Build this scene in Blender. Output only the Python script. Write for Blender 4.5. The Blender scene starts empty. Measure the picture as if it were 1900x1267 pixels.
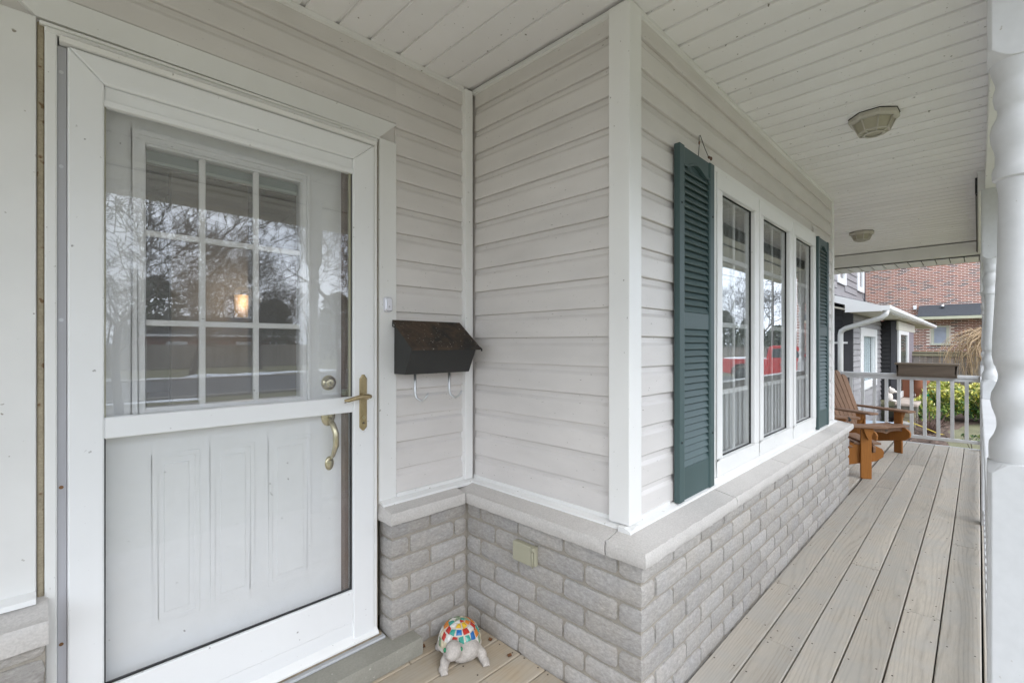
import bpy, bmesh, math, random
from mathutils import Vector, Matrix, noise
R = math.radians
random.seed(7)
S = bpy.context.scene
C = S.collection
# ------------------------------------------------------------------ camera, sky, sun, exposure
cd = bpy.data.cameras.new('camera'); cam = bpy.data.objects.new('camera', cd); C.objects.link(cam)
cam.location = (0, 0, 1.35)
cam.rotation_euler = (R(90), 0, R(44.9 - 90))
cd.sensor_width = 36; cd.lens = 868.5 / 1900 * 36
cd.shift_y = 5.2 / 1900
cd.clip_start = 0.02; cd.clip_end = 900
S.camera = cam
W = bpy.data.worlds.new('World'); S.world = W; W.use_nodes = True
wn, wl = W.node_tree.nodes, W.node_tree.links
bg = wn['Background']; bg.inputs['Strength'].default_value = 0.12
sky = wn.new('ShaderNodeTexSky'); sky.sky_type = 'NISHITA'; sky.sun_disc = False
SUN_EL, SUN_AZ = 44.0, 200.0          # azimuth measured clockwise from +Y
sky.sun_elevation = R(SUN_EL); sky.sun_rotation = R(SUN_AZ); sky.dust_density = 3.0
tc = wn.new('ShaderNodeTexCoord'); mp = wn.new('ShaderNodeMapping')
mp.inputs['Scale'].default_value = (1, 1, 2.6)
nz = wn.new('ShaderNodeTexNoise'); nz.inputs['Scale'].default_value = 2.2; nz.inputs['Detail'].default_value = 7
nz.inputs['Distortion'].default_value = 0.4
rp = wn.new('ShaderNodeValToRGB')
rp.color_ramp.elements[0].position = 0.32; rp.color_ramp.elements[0].color = (5.7, 6.5, 7.8, 1)
rp.color_ramp.elements[1].position = 0.68; rp.color_ramp.elements[1].color = (12.2, 13.3, 15.0, 1)
mx = wn.new('ShaderNodeMix'); mx.data_type = 'RGBA'; mx.inputs[0].default_value = 0.9
wl.new(tc.outputs['Generated'], mp.inputs['Vector']); wl.new(mp.outputs[0], nz.inputs['Vector'])
wl.new(nz.outputs['Fac'], rp.inputs['Fac']); wl.new(sky.outputs[0], mx.inputs[6]); wl.new(rp.outputs[0], mx.inputs[7])
wl.new(mx.outputs[2], bg.inputs['Color'])
sl = bpy.data.lights.new('sun', 'SUN'); sl.energy = .8; sl.angle = R(32); sl.color = (1, 0.98, 0.95)
so = bpy.data.objects.new('sun', sl); C.objects.link(so)
az = R(SUN_AZ); el = R(SUN_EL)
sd = Vector((math.sin(az) * math.cos(el), math.cos(az) * math.cos(el), math.sin(el)))
so.rotation_euler = sd.to_track_quat('Z', 'Y').to_euler()
so.location = sd * 60
S.view_settings.view_transform = 'Standard'; S.view_settings.look = 'None'
S.view_settings.exposure = 1.27; S.view_settings.gamma = 1
S.cycles.max_bounces = 14; S.cycles.transparent_max_bounces = 24; S.cycles.diffuse_bounces = 8; S.cycles.glossy_bounces = 5

# ------------------------------------------------------------------ helpers
class MB:
    """collects simple shapes; build() links them as ONE mesh object"""
    def __init__(s): s.v = []; s.f = []; s.sm = []
    def add(s, vs, fs, smooth=False):
        o = len(s.v); s.v += [tuple(v) for v in vs]; s.f += [tuple(i + o for i in f) for f in fs]; s.sm += [smooth] * len(fs); return s
    def box(s, x0, y0, z0, x1, y1, z1):
        x0, x1 = sorted((x0, x1)); y0, y1 = sorted((y0, y1)); z0, z1 = sorted((z0, z1))
        return s.add([(x0, y0, z0), (x1, y0, z0), (x1, y1, z0), (x0, y1, z0), (x0, y0, z1), (x1, y0, z1), (x1, y1, z1), (x0, y1, z1)],
                     [(0, 3, 2, 1), (4, 5, 6, 7), (0, 1, 5, 4), (1, 2, 6, 5), (2, 3, 7, 6), (3, 0, 4, 7)])
    def bar(s, a, b, w, h, up=(0, 0, 1)):
        a = Vector(a); b = Vector(b); d = (b - a).normalized(); u = Vector(up)
        sx = d.cross(u).normalized(); u = sx.cross(d).normalized()
        vs = []
        for p in (a, b):
            for i, j in ((-1, -1), (1, -1), (1, 1), (-1, 1)): vs.append(p + sx * i * w / 2 + u * j * h / 2)
        return s.add(vs, [(3, 2, 1, 0), (4, 5, 6, 7), (0, 1, 5, 4), (1, 2, 6, 5), (2, 3, 7, 6), (3, 0, 4, 7)])
    def prism(s, poly, axis, a0, a1, smooth=False):
        n = len(poly); vs = []
        for a in (a0, a1):
            for p, q in poly:
                vs.append((a, p, q) if axis == 'x' else (p, a, q) if axis == 'y' else (p, q, a))
        fs = [tuple(range(n))[::-1], tuple(range(n, 2 * n))]
        o = len(s.v); s.add(vs, fs)
        s.add([], []); s.f += [(o + i, o + (i + 1) % n, o + n + (i + 1) % n, o + n + i) for i in range(n)]; s.sm += [smooth] * n
        return s
    def tube(s, pts, rad, n=8, cap=True, closed=False):
        pts = [Vector(p) for p in pts]; rs = rad if isinstance(rad, (list, tuple)) else [rad] * len(pts)
        vs = []; prev = None
        for i, p in enumerate(pts):
            a = pts[max(i - 1, 0)]; b = pts[min(i + 1, len(pts) - 1)]; d = (b - a).normalized()
            if prev is None: u = d.orthogonal().normalized()
            else:
                u = prev - d * prev.dot(d)
                u = u.normalized() if u.length > 1e-6 else d.orthogonal().normalized()
            prev = u; w = d.cross(u)
            for k in range(n):
                t = 2 * math.pi * k / n; vs.append(p + (u * math.cos(t) + w * math.sin(t)) * rs[i])
        fs = [(i * n + k, i * n + (k + 1) % n, (i + 1) * n + (k + 1) % n, (i + 1) * n + k) for i in range(len(pts) - 1) for k in range(n)]
        s.add(vs, fs, True)
        if cap:
            o = len(s.v) - len(vs)
            s.f += [tuple(o + k for k in range(n))[::-1], tuple(o + (len(pts) - 1) * n + k for k in range(n))]; s.sm += [False, False]
        return s
    def lathe(s, prof, c=(0, 0, 0), n=16, axis='z', smooth=True, loop=False):
        if loop: prof = list(prof) + [prof[0]]
        vs = []
        for r, h in prof:
            for k in range(n):
                t = 2 * math.pi * k / n; x, y = r * math.cos(t), r * math.sin(t)
                p = (x, y, h) if axis == 'z' else (x, h, y) if axis == 'y' else (h, x, y)
                vs.append((p[0] + c[0], p[1] + c[1], p[2] + c[2]))
        m = len(prof)
        fs = [(i * n + k, i * n + (k + 1) % n, (i + 1) * n + (k + 1) % n, (i + 1) * n + k) for i in range(m - 1) for k in range(n)]
        s.add(vs, fs, smooth); o = len(s.v) - len(vs)
        if loop: return s
        s.f += [tuple(o + k for k in range(n))[::-1], tuple(o + (m - 1) * n + k for k in range(n))]; s.sm += [False, False]
        return s
    def ell(s, c, r, rot=None, nu=14, nv=9):
        vs = []; c = Vector(c); M = rot or Matrix.Identity(3)
        for j in range(nv + 1):
            ph = math.pi * j / nv
            for i in range(nu):
                t = 2 * math.pi * i / nu
                vs.append(c + M @ Vector((r[0] * math.sin(ph) * math.cos(t), r[1] * math.sin(ph) * math.sin(t), r[2] * math.cos(ph))))
        return s.add(vs, [(j * nu + i, (j + 1) * nu + i, (j + 1) * nu + (i + 1) % nu, j * nu + (i + 1) % nu) for j in range(nv) for i in range(nu)], True)
    def mesh(s, name, bevel=0, seg=1, sub=0, jit=0, fix=True):
        me = bpy.data.meshes.new(name); me.from_pydata([tuple(v) for v in s.v], [], s.f)
        for p, q in zip(me.polygons, s.sm): p.use_smooth = q
        if bevel or fix or sub:
            bm = bmesh.new(); bm.from_mesh(me)
            if fix: bmesh.ops.remove_doubles(bm, verts=bm.verts, dist=1e-6); bmesh.ops.recalc_face_normals(bm, faces=bm.faces)
            if bevel:
                es = [e for e in bm.edges if len(e.link_faces) == 2 and e.calc_face_angle(0) > 0.5]
                bmesh.ops.bevel(bm, geom=es, offset=bevel, segments=seg, affect='EDGES', profile=0.5, clamp_overlap=True)
            bm.to_mesh(me); bm.free()
        return me
    def build(s, name, m, parent=None, **k):
        return obj(name, s.mesh(name, **k), m, parent)
def obj(name, me, m, parent=None):
    o = bpy.data.objects.new(name, me); C.objects.link(o)
    if m is not None and not me.materials: me.materials.append(m)
    if parent: o.parent = parent
    return o
def tag(o, label=None, cat=None, group=None, kind=None):
    if label: o['label'] = label
    if cat: o['category'] = cat
    if group: o['group'] = group
    if kind: o['kind'] = kind
    return o
def thing(name, loc=(0, 0, 0), rz=0, label=None, cat=None, group=None, kind='thing'):
    o = bpy.data.objects.new(name, None); C.objects.link(o); o.empty_display_size = 0.1
    o.location = loc; o.rotation_euler = (0, 0, rz)
    return tag(o, label, cat, group, kind)
def kids(o): return [c for c in bpy.data.objects if c.parent == o]
def dup(o, parent=None):
    c = o.copy(); C.objects.link(c)
    if parent: c.parent = parent
    for ch in kids(o): dup(ch, c)
    return c
def rough_block(x0, y0, z0, x1, y1, z1, step, amp, seed, faces='xyXYz', topfun=None):
    """a block whose chosen faces are rock-faced; returns MB"""
    mb = MB(); nx = max(2, round((x1 - x0) / step)); ny = max(2, round((y1 - y0) / step)); nz_ = max(2, round((z1 - z0) / (step * .7)))
    def P(i, j, k):
        p = Vector((x0 + (x1 - x0) * i / nx, y0 + (y1 - y0) * j / ny, z0 + (z1 - z0) * k / nz_))
        if topfun and k == nz_: p.z = topfun(p.x, p.y)
        q = p * 38 + Vector((seed * 3.1, seed * 1.7, 0)); q2 = p * 110 + Vector((seed, 0, seed))
        d = noise.noise(q) * amp + noise.noise(q2) * amp * .6
        d2 = abs(d)
        if j == 0 and 'y' in faces: p.y += d + (amp * 1.1 if k in (0, nz_) else 0)
        if j == ny and 'Y' in faces: p.y += d - (amp if k in (0, nz_) else 0)
        if i == 0 and 'x' in faces: p.x += d + (amp * 1.1 if k in (0, nz_) else 0)
        if i == nx and 'X' in faces: p.x += d - (amp if k in (0, nz_) else 0)
        return p
    idx = {}; vs = []; fs = []
    def V(i, j, k):
        if (i, j, k) not in idx: idx[(i, j, k)] = len(vs); vs.append(P(i, j, k))
        return idx[(i, j, k)]
    for i in range(nx):
        for j in range(ny):
            fs += [(V(i, j, 0), V(i, j + 1, 0), V(i + 1, j + 1, 0), V(i + 1, j, 0)), (V(i, j, nz_), V(i + 1, j, nz_), V(i + 1, j + 1, nz_), V(i, j + 1, nz_))]
    for i in range(nx):
        for k in range(nz_):
            fs += [(V(i, 0, k), V(i + 1, 0, k), V(i + 1, 0, k + 1), V(i, 0, k + 1)), (V(i, ny, k), V(i, ny, k + 1), V(i + 1, ny, k + 1), V(i + 1, ny, k))]
    for j in range(ny):
        for k in range(nz_):
            fs += [(V(0, j, k), V(0, j, k + 1), V(0, j + 1, k + 1), V(0, j + 1, k)), (V(nx, j, k), V(nx, j + 1, k), V(nx, j + 1, k + 1), V(nx, j, k + 1))]
    mb.add(vs, fs); return mb

# ------------------------------------------------------------------ materials
def newmat(name):
    m = bpy.data.materials.new(name); m.use_nodes = True
    return m, m.node_tree.nodes, m.node_tree.links, m.node_tree.nodes['Principled BSDF']
def coords(n, l, scale=(1, 1, 1)):
    t = n.new('ShaderNodeTexCoord'); oi = n.new('ShaderNodeObjectInfo')
    ml = n.new('ShaderNodeVectorMath'); ml.operation = 'SCALE'; cb = n.new('ShaderNodeCombineXYZ')
    for i in range(3): l.new(oi.outputs['Random'], cb.inputs[i])
    l.new(cb.outputs[0], ml.inputs[0]); ml.inputs['Scale'].default_value = 37.0
    ad = n.new('ShaderNodeVectorMath'); l.new(t.outputs['Object'], ad.inputs[0]); l.new(ml.outputs[0], ad.inputs[1])
    mp = n.new('ShaderNodeMapping'); mp.inputs['Scale'].default_value = scale; l.new(ad.outputs[0], mp.inputs['Vector'])
    return mp.outputs[0], oi
def noise_n(n, l, vec, scale, detail=4, rough=.55, dist=0):
    t = n.new('ShaderNodeTexNoise'); t.inputs['Scale'].default_value = scale; t.inputs['Detail'].default_value = detail
    t.inputs['Roughness'].default_value = rough; t.inputs['Distortion'].default_value = dist; l.new(vec, t.inputs['Vector']); return t.outputs['Fac']
def ramp(n, l, fac, stops):
    r = n.new('ShaderNodeValToRGB'); e = r.color_ramp.elements
    while len(e) < len(stops): e.new(0.5)
    for a, (p, c) in zip(e, stops): a.position = p; a.color = (*c, 1) if len(c) == 3 else c
    l.new(fac, r.inputs['Fac']); return r.outputs['Color']
def mixc(n, l, a, b, fac, mode='MIX'):
    m = n.new('ShaderNodeMix'); m.data_type = 'RGBA'; m.blend_type = mode
    for s_, v in ((6, a), (7, b), (0, fac)):
        if hasattr(v, 'links') or hasattr(v, 'is_linked'): l.new(v, m.inputs[s_])
        elif s_ == 0: m.inputs[0].default_value = v
        else: m.inputs[s_].default_value = (*v, 1)
    return m.outputs[2]
def bump(n, l, b, h, strength, dist=.002):
    k = n.new('ShaderNodeBump'); k.inputs['Strength'].default_value = strength; k.inputs['Distance'].default_value = dist
    l.new(h, k.inputs['Height']); l.new(k.outputs[0], b.inputs['Normal'])
def sc(c, k): return tuple(min(1, x * k) for x in c)
def pm(name, col, rough=.5, var=.12, scale=6, fine=0, spots=0, spotcol=(.12, .11, .1), spotscale=90, bmp=0, bscale=200, orand=0, metallic=0, vscale=(1, 1, 1), spec=.5):
    """painted / plain surface: soft tone variation, optional fine speckle, dirt specks, micro bump, per-object tone"""
    m, n, l, b = newmat(name); vec, oi = coords(n, l, vscale)
    c = ramp(n, l, noise_n(n, l, vec, scale, 5), [(.3, sc(col, 1 - var)), (.7, sc(col, 1 + var * .5))])
    if fine: c = mixc(n, l, c, ramp(n, l, noise_n(n, l, vec, bscale, 3), [(.35, sc(col, 1 - fine)), (.65, sc(col, 1 + fine))]), .5)
    if spots:
        f = noise_n(n, l, vec, spotscale, 2, .5); g = n.new('ShaderNodeMapRange'); g.inputs[1].default_value = .74 - spots; g.inputs[2].default_value = .8 - spots
        l.new(f, g.inputs[0]); c = mixc(n, l, c, spotcol, g.outputs[0])
    if orand:
        hs = n.new('ShaderNodeHueSaturation'); g = n.new('ShaderNodeMapRange'); g.inputs[3].default_value = 1 - orand; g.inputs[4].default_value = 1 + orand
        l.new(oi.outputs['Random'], g.inputs[0]); l.new(g.outputs[0], hs.inputs['Value']); l.new(c, hs.inputs['Color']); c = hs.outputs[0]
    l.new(c, b.inputs['Base Color']); b.inputs['Roughness'].default_value = rough; b.inputs['Metallic'].default_value = metallic
    b.inputs['Specular IOR Level'].default_value = spec
    if bmp: bump(n, l, b, noise_n(n, l, vec, bscale, 4, .6), bmp)
    return m
def wood(name, light, dark, rough=.6, grain=1.0, axis='x', orand=.12, bmp=.3, weather=None):
    m, n, l, b = newmat(name)
    st = {'x': (1.1, 14, 14), 'y': (14, 1.1, 14), 'z': (14, 14, 1.1)}[axis]
    vec, oi = coords(n, l, st)
    big = noise_n(n, l, vec, .55, 2, .5)
    wv = n.new('ShaderNodeTexWave'); wv.wave_type = 'BANDS'; wv.bands_direction = {'x': 'Y', 'y': 'X', 'z': 'X'}[axis]; wv.wave_profile = 'SAW'
    wv.inputs['Scale'].default_value = 1.15 * grain; wv.inputs['Distortion'].default_value = 1.6; wv.inputs['Detail'].default_value = 2; wv.inputs['Detail Scale'].default_value = .35
    wn1 = n.new('ShaderNodeTexNoise'); wn1.inputs['Scale'].default_value = .42; wn1.inputs['Detail'].default_value = 1.5; l.new(vec, wn1.inputs['Vector'])
    sb = n.new('ShaderNodeVectorMath'); sb.operation = 'SUBTRACT'; sb.inputs[1].default_value = (.5, .5, .5); l.new(wn1.outputs['Color'], sb.inputs[0])
    scv = n.new('ShaderNodeVectorMath'); scv.operation = 'SCALE'; scv.inputs['Scale'].default_value = 4.2; l.new(sb.outputs[0], scv.inputs[0])
    adv = n.new('ShaderNodeVectorMath'); l.new(vec, adv.inputs[0]); l.new(scv.outputs[0], adv.inputs[1]); l.new(adv.outputs[0], wv.inputs['Vector'])
    fine = noise_n(n, l, vec, 9, 6, .7)
    c = ramp(n, l, wv.outputs['Fac'], [(.0, sc(dark, 1.25)), (.3, light), (.75, sc(light, .97)), (1, sc(dark, 1.05))])
    c2 = ramp(n, l, fine, [(.35, dark), (.6, light)])
    c = mixc(n, l, c, c2, .4)
    c = mixc(n, l, c, ramp(n, l, big, [(.3, sc(light, .78)), (.7, sc(light, 1.1))]), .45)
    if weather:
        v2, _ = coords(n, l, (2, 2, 2)); c = mixc(n, l, c, weather, ramp(n, l, noise_n(n, l, v2, 3, 5, .6), [(.42, (0, 0, 0)), (.62, (.55, .55, .55))]))
    hs = n.new('ShaderNodeHueSaturation'); g = n.new('ShaderNodeMapRange'); g.inputs[3].default_value = 1 - orand; g.inputs[4].default_value = 1 + orand
    l.new(oi.outputs['Random'], g.inputs[0]); l.new(g.outputs[0], hs.inputs['Value']); l.new(c, hs.inputs['Color'])
    l.new(hs.outputs[0], b.inputs['Base Color']); b.inputs['Roughness'].default_value = rough; b.inputs['Specular IOR Level'].default_value = .3
    if bmp: bump(n, l, b, fine, bmp, .0015)
    return m
def glass(name, tint=(.95, .96, .96), k=1.6, haze=0):
    m = bpy.data.materials.new(name); m.use_nodes = True; n, l = m.node_tree.nodes, m.node_tree.links
    n.remove(n['Principled BSDF']); out = n['Material Output']
    g = n.new('ShaderNodeNewGeometry'); d = n.new('ShaderNodeVectorMath'); d.operation = 'DOT_PRODUCT'
    l.new(g.outputs['Normal'], d.inputs[0]); l.new(g.outputs['Incoming'], d.inputs[1])
    def M(op, a, b_=None):
        x = n.new('ShaderNodeMath'); x.operation = op
        for i, v in enumerate((a, b_)):
            if v is None: continue
            if isinstance(v, (int, float)): x.inputs[i].default_value = v
            else: l.new(v, x.inputs[i])
        return x.outputs[0]
    f = M('MULTIPLY', M('ADD', M('MULTIPLY', M('POWER', M('SUBTRACT', 1.0, M('ABSOLUTE', d.outputs['Value'])), 5.0), .96), .04), k)
    f = M('MINIMUM', f, .95)
    tr = n.new('ShaderNodeBsdfTransparent'); tr.inputs[0].default_value = (*tint, 1)
    gl = n.new('ShaderNodeBsdfGlossy'); gl.inputs['Roughness'].default_value = 0.0
    mxs = n.new('ShaderNodeMixShader'); l.new(f, mxs.inputs[0]); l.new(tr.outputs[0], mxs.inputs[1]); l.new(gl.outputs[0], mxs.inputs[2])
    if haze:  # white diffuse mixed into the pane for a milky look
        df = n.new('ShaderNodeBsdfDiffuse'); df.inputs[0].default_value = (.8, .8, .8, 1); vec, _ = coords(n, l)
        dr = n.new('ShaderNodeMapRange'); dr.inputs[1].default_value = .3; dr.inputs[2].default_value = .75; dr.inputs[3].default_value = haze * .6; dr.inputs[4].default_value = haze * 1.5
        l.new(noise_n(n, l, vec, 3.5, 6, .65, .5), dr.inputs[0]); md = n.new('ShaderNodeMixShader'); l.new(dr.outputs[0], md.inputs[0]); l.new(mxs.outputs[0], md.inputs[1]); l.new(df.outputs[0], md.inputs[2]); l.new(md.outputs[0], out.inputs['Surface']); return m
    l.new(mxs.outputs[0], out.inputs['Surface']); return m
def emis(name, col, st):
    m, n, l, b = newmat(name); b.inputs['Base Color'].default_value = (*col, 1); b.inputs['Emission Color'].default_value = (*col, 1); b.inputs['Emission Strength'].default_value = st; return m

M_siding = pm('vinyl_siding', (.675, .643, .622), .45, .08, 2.5, spots=.02, spotscale=60, spotcol=(.2, .18, .15), bmp=.06, bscale=90, orand=.02, vscale=(1, 1, 3))
M_white = pm('white_vinyl', (.82, .815, .80), .38, .05, 2, spots=.012, spotscale=70, spotcol=(.3, .28, .25))
M_doorwhite = pm('white_door_paint', (.83, .835, .84), .35, .04, 2, spots=.01, spotscale=55, spotcol=(.35, .34, .33))
M_trim = pm('white_trim_metal', (.77, .765, .75), .4, .06, 3, spots=.02, spotscale=50, spotcol=(.28, .25, .2))
M_ceil = pm('white_soffit_vinyl', (.835, .82, .825), .45, .05, 2, spots=.03, spotscale=45, spotcol=(.22, .2, .17), orand=.02)
M_brick = pm('grey_tumbled_brick', (.36, .345, .33), .9, .14, 14, fine=.26, bmp=.9, bscale=120, orand=.09)
M_brick, n_, l_, b_ = newmat('grey_split_brick'); vec_, oi_ = coords(n_, l_)
v2_, _ = coords(n_, l_, (1, 1, 1.9))
c_ = ramp(n_, l_, noise_n(n_, l_, v2_, 55, 8, .75, .2), [(.3, (.33, .312, .295)), (.5, (.43, .41, .39)), (.7, (.56, .54, .515))])
c_ = mixc(n_, l_, c_, ramp(n_, l_, noise_n(n_, l_, vec_, 6, 3), [(.35, (.98, .985, 1.0)), (.65, (1.02, 1.0, .97))]), 1, 'MULTIPLY')
hs_ = n_.new('ShaderNodeHueSaturation'); g_ = n_.new('ShaderNodeMapRange'); g_.inputs[3].default_value = .88; g_.inputs[4].default_value = 1.08
l_.new(oi_.outputs['Random'], g_.inputs[0]); l_.new(g_.outputs[0], hs_.inputs['Value']); l_.new(c_, hs_.inputs['Color']); l_.new(hs_.outputs[0], b_.inputs['Base Color']); b_.inputs['Roughness'].default_value = .9; b_.inputs['Specular IOR Level'].default_value = .3
bump(n_, l_, b_, noise_n(n_, l_, v2_, 60, 8, .75, .3), 1.0, .007)
M_mortar = pm('tan_mortar', (.335, .305, .26), .95, .15, 30, fine=.15, bmp=.5, bscale=200)
M_stone = pm('pale_ledge_stone', (.55, .525, .50), .9, .08, 9, fine=.16, bmp=.5, bscale=160, orand=.03)
M_dark = pm('dark_gap', (.02, .02, .02), .9, .1)
M_grey = pm('grey_weatherstrip', (.46, .46, .49), .5, .06, 3)
M_caulk = pm('stained_caulk', (.42, .36, .26), .7, .4, 14, fine=.2, spots=.1, spotscale=40, spotcol=(.2, .12, .06))
M_brown = pm('brown_jamb', (.13, .075, .05), .5, .25, 8, vscale=(1, 1, .2))
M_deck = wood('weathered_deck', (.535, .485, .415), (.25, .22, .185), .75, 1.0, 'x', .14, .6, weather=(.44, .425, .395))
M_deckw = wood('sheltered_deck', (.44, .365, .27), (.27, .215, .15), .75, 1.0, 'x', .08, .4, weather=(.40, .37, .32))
M_screw = pm('deck_screw_rust', (.06, .045, .035), .6, .2)
M_rust = pm('rusty_screw', (.2, .1, .04), .7, .3)
M_green = pm('green_shutter', (.052, .090, .090), .5, .10, 3, bmp=.12, bscale=70, vscale=(1, 1, .25))
M_paint = pm('white_post_paint', (.60, .605, .615), .5, .08, 2.2, fine=.05, spots=.012, spotscale=75, spotcol=(.42, .40, .37), bmp=.12, bscale=40)
M_rail = pm('grey_white_rail_paint', (.62, .625, .63), .55, .10, 4, spots=.0, spotscale=80, spotcol=(.4, .38, .35), bmp=.1)
M_brass = pm('worn_brass', (.48, .385, .23), .26, .15, 20, metallic=1, spots=.04, spotscale=120, spotcol=(.2, .13, .06))
M_brass2 = pm('pale_brass', (.62, .55, .36), .22, .1, 14, metallic=1)
M_steel = pm('galvanised_metal', (.62, .63, .64), .35, .12, 20, metallic=1)
M_black = pm('black_enamel', (.022, .022, .021), .42, .25, 6, bmp=.08, bscale=80)
M_screenblack = pm('black_shade_fabric', (.012, .012, .013), .8, .2)
M_cream = pm('cream_plastic', (.37, .355, .265), .45, .06, 8)
M_bellw = pm('doorbell_plastic', (.72, .72, .78), .3, .03)
M_chrome = pm('chrome', (.7, .7, .72), .12, .03, metallic=1)
M_glass = glass('window_glass', k=1.6)
M_dglass = glass('door_glass', (.985, .987, .987), k=2.1, haze=.045)
M_dglass2 = glass('lower_door_glass', (.985, .987, .987), k=.9, haze=.05)
M_curtain, n_, l_, b_ = newmat('sheer_curtain'); b_.inputs['Base Color'].default_value = (.74, .74, .73, 1); b_.inputs['Roughness'].default_value = .9
M_room = pm('room_paint', (.46, .41, .34), .8, .05)
M_roomd = pm('dim_room_paint', (.22, .21, .20), .8, .05)
M_roomwood = wood('stair_wood', (.16, .115, .075), (.085, .06, .04), .45, 1, 'z')
M_lampglass = pm('aged_lamp_glass', (.42, .39, .30), .35, .12, 12)
M_lampmetal = pm('aged_white_metal', (.52, .49, .43), .45, .12, 10, spots=.03)
M_cedar = wood('stained_cedar', (.36, .145, .032), (.20, .075, .02), .5, 1.2, 'z', .08, .2)
M_cedarw = wood('weathered_cedar', (.27, .16, .10), (.15, .085, .055), .65, 1.2, 'x', .10, .3)
M_planter = wood('grey_brown_planter', (.135, .105, .08), (.075, .058, .045), .8, 1.5, 'y', .05, .3)
M_grass = pm('winter_lawn', (.165, .158, .085), .95, .5, 1.2, fine=.5, bscale=60, bmp=.8, spots=.06, spotscale=8, spotcol=(.17, .14, .07))
M_mulch = pm('bark_mulch', (.10, .065, .048), .95, .5, 22, fine=.6, bscale=55, bmp=1.0)
M_asphalt = pm('asphalt', (.075, .075, .078), .85, .25, 1.2, fine=.25, bscale=300)
M_conc = pm('concrete', (.33, .31, .28), .85, .12, 3, fine=.12, bscale=160, bmp=.2)
M_slab = pm('green_grey_slab', (.285, .275, .235), .85, .18, 7, fine=.12, bscale=140, bmp=.3, spots=.03, spotscale=70, spotcol=(.45, .43, .38))
M_snow = pm('snow', (.82, .84, .87), .7, .06, 3)
M_shingle = pm('dark_shingle', (.055, .06, .068), .9, .3, 14, fine=.3, bscale=90, bmp=.5)

# ------------------------------------------------------------------ numbers of the place (metres; deck top z=0, camera over the deck edge)
ZC = 2.656          # ceiling
BX, BY = 1.474, 0.83    # outer brick corner
DY = 1.783          # brick face of the door wall
GZ = -0.60          # ground
PITCH = 0.1187; Z0 = 0.665

# ================================================================== GROUND AND STREET
g = MB(); g.add([(-260, -300, GZ), (320, -300, GZ), (320, 260, GZ), (-260, 260, GZ)], [(0, 1, 2, 3)])
tag(g.build('lawn', M_grass, fix=False), kind='structure', label='winter lawn around the house', cat='lawn')
g = MB(); g.box(-160, -27.0, GZ - .3, 200, -16.5, GZ + .006); tag(g.build('road', M_asphalt), kind='structure', label='grey asphalt road in front of the houses', cat='road')
g = MB(); g.box(-160, -16.5, GZ - .3, 200, -16.3, GZ + .10); g.box(-160, -27.2, GZ - .3, 200, -27.0, GZ + .10)
tag(g.build('kerb', M_conc, bevel=.02), kind='structure', label='concrete kerb along both road edges', cat='kerb')
g = MB(); g.box(-160, -14.6, GZ - .3, 200, -13.2, GZ + .012); tag(g.build('pavement', M_conc), kind='structure', label='concrete pavement along the near lawn', cat='pavement')
g = MB(); g.box(22.5, -16.3, GZ - .3, 29.5, -1.8, GZ + .016); tag(g.build('driveway', M_asphalt), kind='structure', label='driveway under the red pickup', cat='driveway')
g = MB(); g.box(-2.2, -13.2, GZ - .3, -.6, -1.9, GZ + .016); tag(g.build('path', M_conc), kind='structure', label='straight concrete path to the porch steps', cat='path')
# snow left along the far verge, a lumpy strip
rs = random.Random(5)
for i, (xa, xb, yy, hh) in enumerate([(-30, -6, -28.6, .25), (-2, 11, -28.2, .3), (-16, 3, -30.4, .2), (6, 24, -30.0, .3), (-9, 4, -16.0, .12)]):
    g = MB(); n1 = 26; vs = []
    for a in range(n1 + 1):
        for b in range(6):
            t = b / 5; x = xa + (xb - xa) * a / n1; w = .2 + .4 * abs(noise.noise(Vector((x * .4, i, 0))))
            h = .4 * hh * math.sin(math.pi * t) * (0.3 + abs(noise.noise(Vector((x * .6, 4 + i, t)))) * 1.4) * (0 if a in (0, n1) else 1)
            vs.append((x, yy - w + 2 * w * t + .2 * noise.noise(Vector((x * .5, 9, i))), GZ + .004 + h))
    g.add(vs, [(a * 6 + b, (a + 1) * 6 + b, (a + 1) * 6 + b + 1, a * 6 + b + 1) for a in range(n1) for b in range(5)], True)
    tag(g.build('snow_patch', M_snow, fix=False), kind='stuff', label='thin strip of old snow along the road verge', cat='snow', group='snow strips along the road')
# ================================================================== HOUSE
house = thing('house', (0, 0, 0), 0, 'grey sided house with brick base, door recess and picture window along the porch', 'house')
def H(mb, name, m, par=None, **k): return mb.build(name, m, par or house, **k)
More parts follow.
